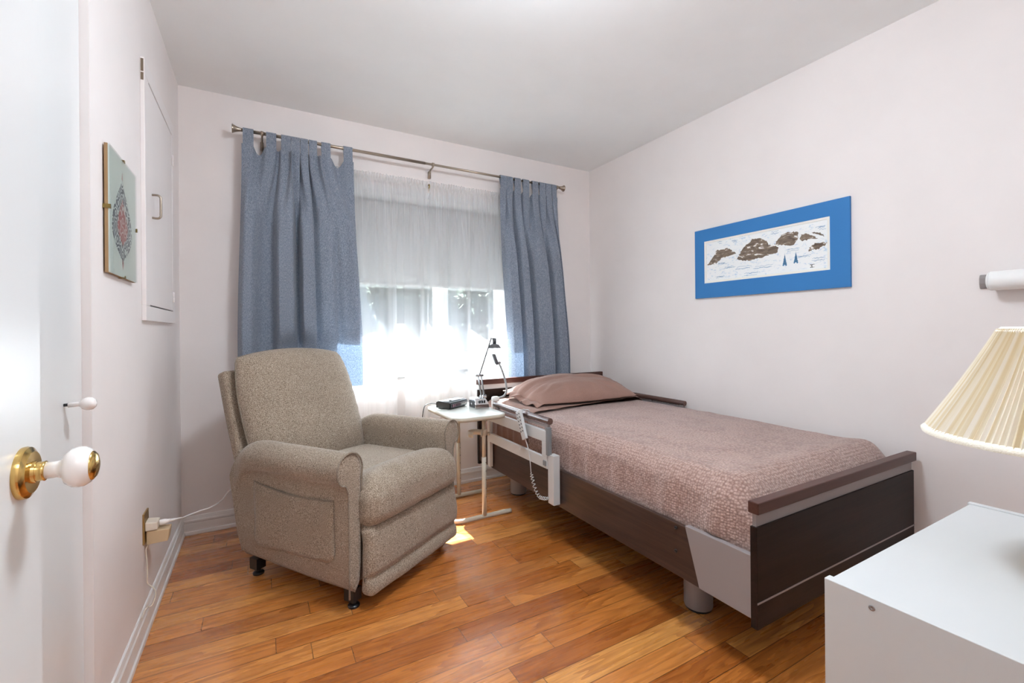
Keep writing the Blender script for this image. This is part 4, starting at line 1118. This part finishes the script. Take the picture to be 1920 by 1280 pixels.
lx, ly = 1.112, .190
tlp = thing('table_lamp', 'table lamp with cream pleated shade standing on the white dresser', 'lamp', (lx, ly, dz - .002))
zb_, zt_, rb_, rt_ = .912, 1.092, .166, .071
n = 130; secs = []
for k in range(7):
    t = k / 6; q = []
    for j in range(n * 2):
        a = 2 * PI * j / (n * 2); d = .0022 * (1 if j % 2 else -1) * (1 + .5 * nz(math.cos(a) * 6, math.sin(a) * 6))
        r = rb_ + (rt_ - rb_) * t + d - .003 * math.sin(PI * t)
        q.append((lx + r * math.cos(a), ly + r * math.sin(a), zb_ + (zt_ - zb_) * t))
    secs.append(q)
shd = build('lamp_shade', G().loft(secs, True, False), M['pleat'], tlp, recalc=False)
for r, z0_, h in ((rb_ + .0025, zb_ - .003, .011), (rt_ + .0025, zt_ - .008, .011)):
    sl = (rt_ - rb_) / (zt_ - zb_)
    build('trim_band', G().lathe([(r, z0_), (r + .0012, z0_ + h * .4), (r + sl * h, z0_ + h), (r - .003 + sl * h, z0_ + h), (r - .004, z0_), (r, z0_)], (lx, ly, 0), (0, 0, 1), 96, False), M['cream'], shd, True)
build('lamp_base', G().lathe([(.036, 0), (.037, .004), (.033, .010), (.018, .018), (.016, .030), (.026, .060), (.032, .090), (.029, .120), (.018, .145), (.012, .155), (.012, .175), (0, .176)], (lx, ly, dz - .0015), (0, 0, 1), 36), M['brass'], tlp, True)
build('bulb', G().lathe([(.012, 0), (.014, .02), (.028, .06), (.030, .085), (.020, .11), (0, .118)], (lx, ly, dz + .175), (0, 0, 1), 20), M['white'], tlp, True)
g = G()
for a in (0, 120, 240): g.tube([(lx, ly, zt_ - .004), (lx + rt_ * math.cos(R(a)), ly + rt_ * math.sin(R(a)), zt_ - .004)], .0015, 6)
g.tube([(lx, ly, dz + .17), (lx + .032, ly, dz + .2), (lx + .040, ly, dz + .27), (lx + .03, ly, zt_ - .03), (lx, ly, zt_ - .004)], .0015, 6)
build('shade_spider', g, M['brass'], tlp)

# ================================================================== LIGHT
def emit(name, c, s):
    t = NT(name); e = t.new('ShaderNodeEmission'); e.inputs['Color'].default_value = c; e.inputs['Strength'].default_value = s
    return t.end(e.outputs[0])
CLX, CLY = .72, 1.0
cl = thing('ceiling_fill', 'round glowing fill light added at the ceiling, out of view', 'fill light', (CLX, CLY, H))  # unseen globe added to brighten the room
build('mount', G().lathe([(.10, 0), (.10, -.02), (.06, -.03)], (CLX, CLY, H), (0, 0, 1), 24), M['white'], cl, True)
build('globe', G().lathe([(.09, -.025), (.15, -.05), (.165, -.085), (.13, -.125), (.06, -.145), (0, -.15)], (CLX, CLY, H), (0, 0, 1), 32), emit('ceiling_fill_glow', (.82, .91, 1, 1), LAMP), cl, True)
ha = thing('hall_fill', 'square glowing fill panel added in the hall, out of view', 'fill light', (.25, -.8, H))  # glowing panel behind the camera, added as fill
build('panel', boxes((-.35, .85, -1.2, -.4, H - .03, H - .001)), emit('hall_fill_glow', (.87, .935, 1, 1), HALL), ha)

sun = bpy.data.lights.new('sun', 'SUN'); sun.energy = SUN; sun.angle = R(.6); sun.color = (.86, .94, 1)
so = bpy.data.objects.new('sun', sun); COL.objects.link(so)
so.rotation_euler = Vector((.13, -1, -1.39)).to_track_quat('-Z', 'Y').to_euler(); so.location = (0, 8, 9)
pt = bpy.data.lights.new('window_portal', 'AREA'); pt.shape = 'RECTANGLE'; pt.size = WX1 - WX0; pt.size_y = WZ1 - WZ0; pt.cycles.is_portal = True
po = bpy.data.objects.new('window_portal', pt); COL.objects.link(po); po.location = ((WX0 + WX1) / 2, YB + .36, (WZ0 + WZ1) / 2)
po.rotation_euler = Vector((0, -1, 0)).to_track_quat('-Z', 'Z').to_euler()

w = bpy.data.worlds.new('sky'); S.world = w; w.use_nodes = True; nt = w.node_tree; nt.nodes.clear()
o_ = nt.nodes.new('ShaderNodeOutputWorld'); b_ = nt.nodes.new('ShaderNodeBackground'); k_ = nt.nodes.new('ShaderNodeTexSky')
k_.sky_type = 'NISHITA'; k_.sun_disc = False; k_.sun_elevation = R(54); k_.sun_rotation = R(0); k_.air_density = 1.0; k_.dust_density = 2.0
nt.links.new(k_.outputs[0], b_.inputs[0]); nt.links.new(b_.outputs[0], o_.inputs[0]); b_.inputs[1].default_value = SKY

# ================================================================== CAMERA
th, ro = .5124, .0085
r0 = Vector((math.cos(th), -math.sin(th), 0)); u0 = Vector((0, 0, 1)); bk = Vector((-math.sin(th), -math.cos(th), 0))
r_ = r0 * math.cos(ro) - u0 * math.sin(ro); u_ = u0 * math.cos(ro) + r0 * math.sin(ro)
cam = bpy.data.cameras.new('camera'); co = bpy.data.objects.new('camera', cam); COL.objects.link(co)
co.matrix_world = Matrix(((r_.x, u_.x, bk.x, 0), (r_.y, u_.y, bk.y, 0), (r_.z, u_.z, bk.z, 1.0954), (0, 0, 0, 1)))
cam.sensor_width = 36; cam.lens = 36 * 839.78 / 1920; cam.shift_y = -20.25 / 1920; cam.clip_start = .02; cam.clip_end = 200
S.camera = co
vs = S.view_settings
vs.view_transform = 'Standard'; vs.look = 'None'; vs.gamma = 1; vs.use_curve_mapping = False; vs.exposure = EXPO
S.display_settings.display_device = 'sRGB'
S.cycles.max_bounces = 12; S.cycles.transparent_max_bounces = 24; S.cycles.diffuse_bounces = 6
S.cycles.sample_clamp_indirect = 6
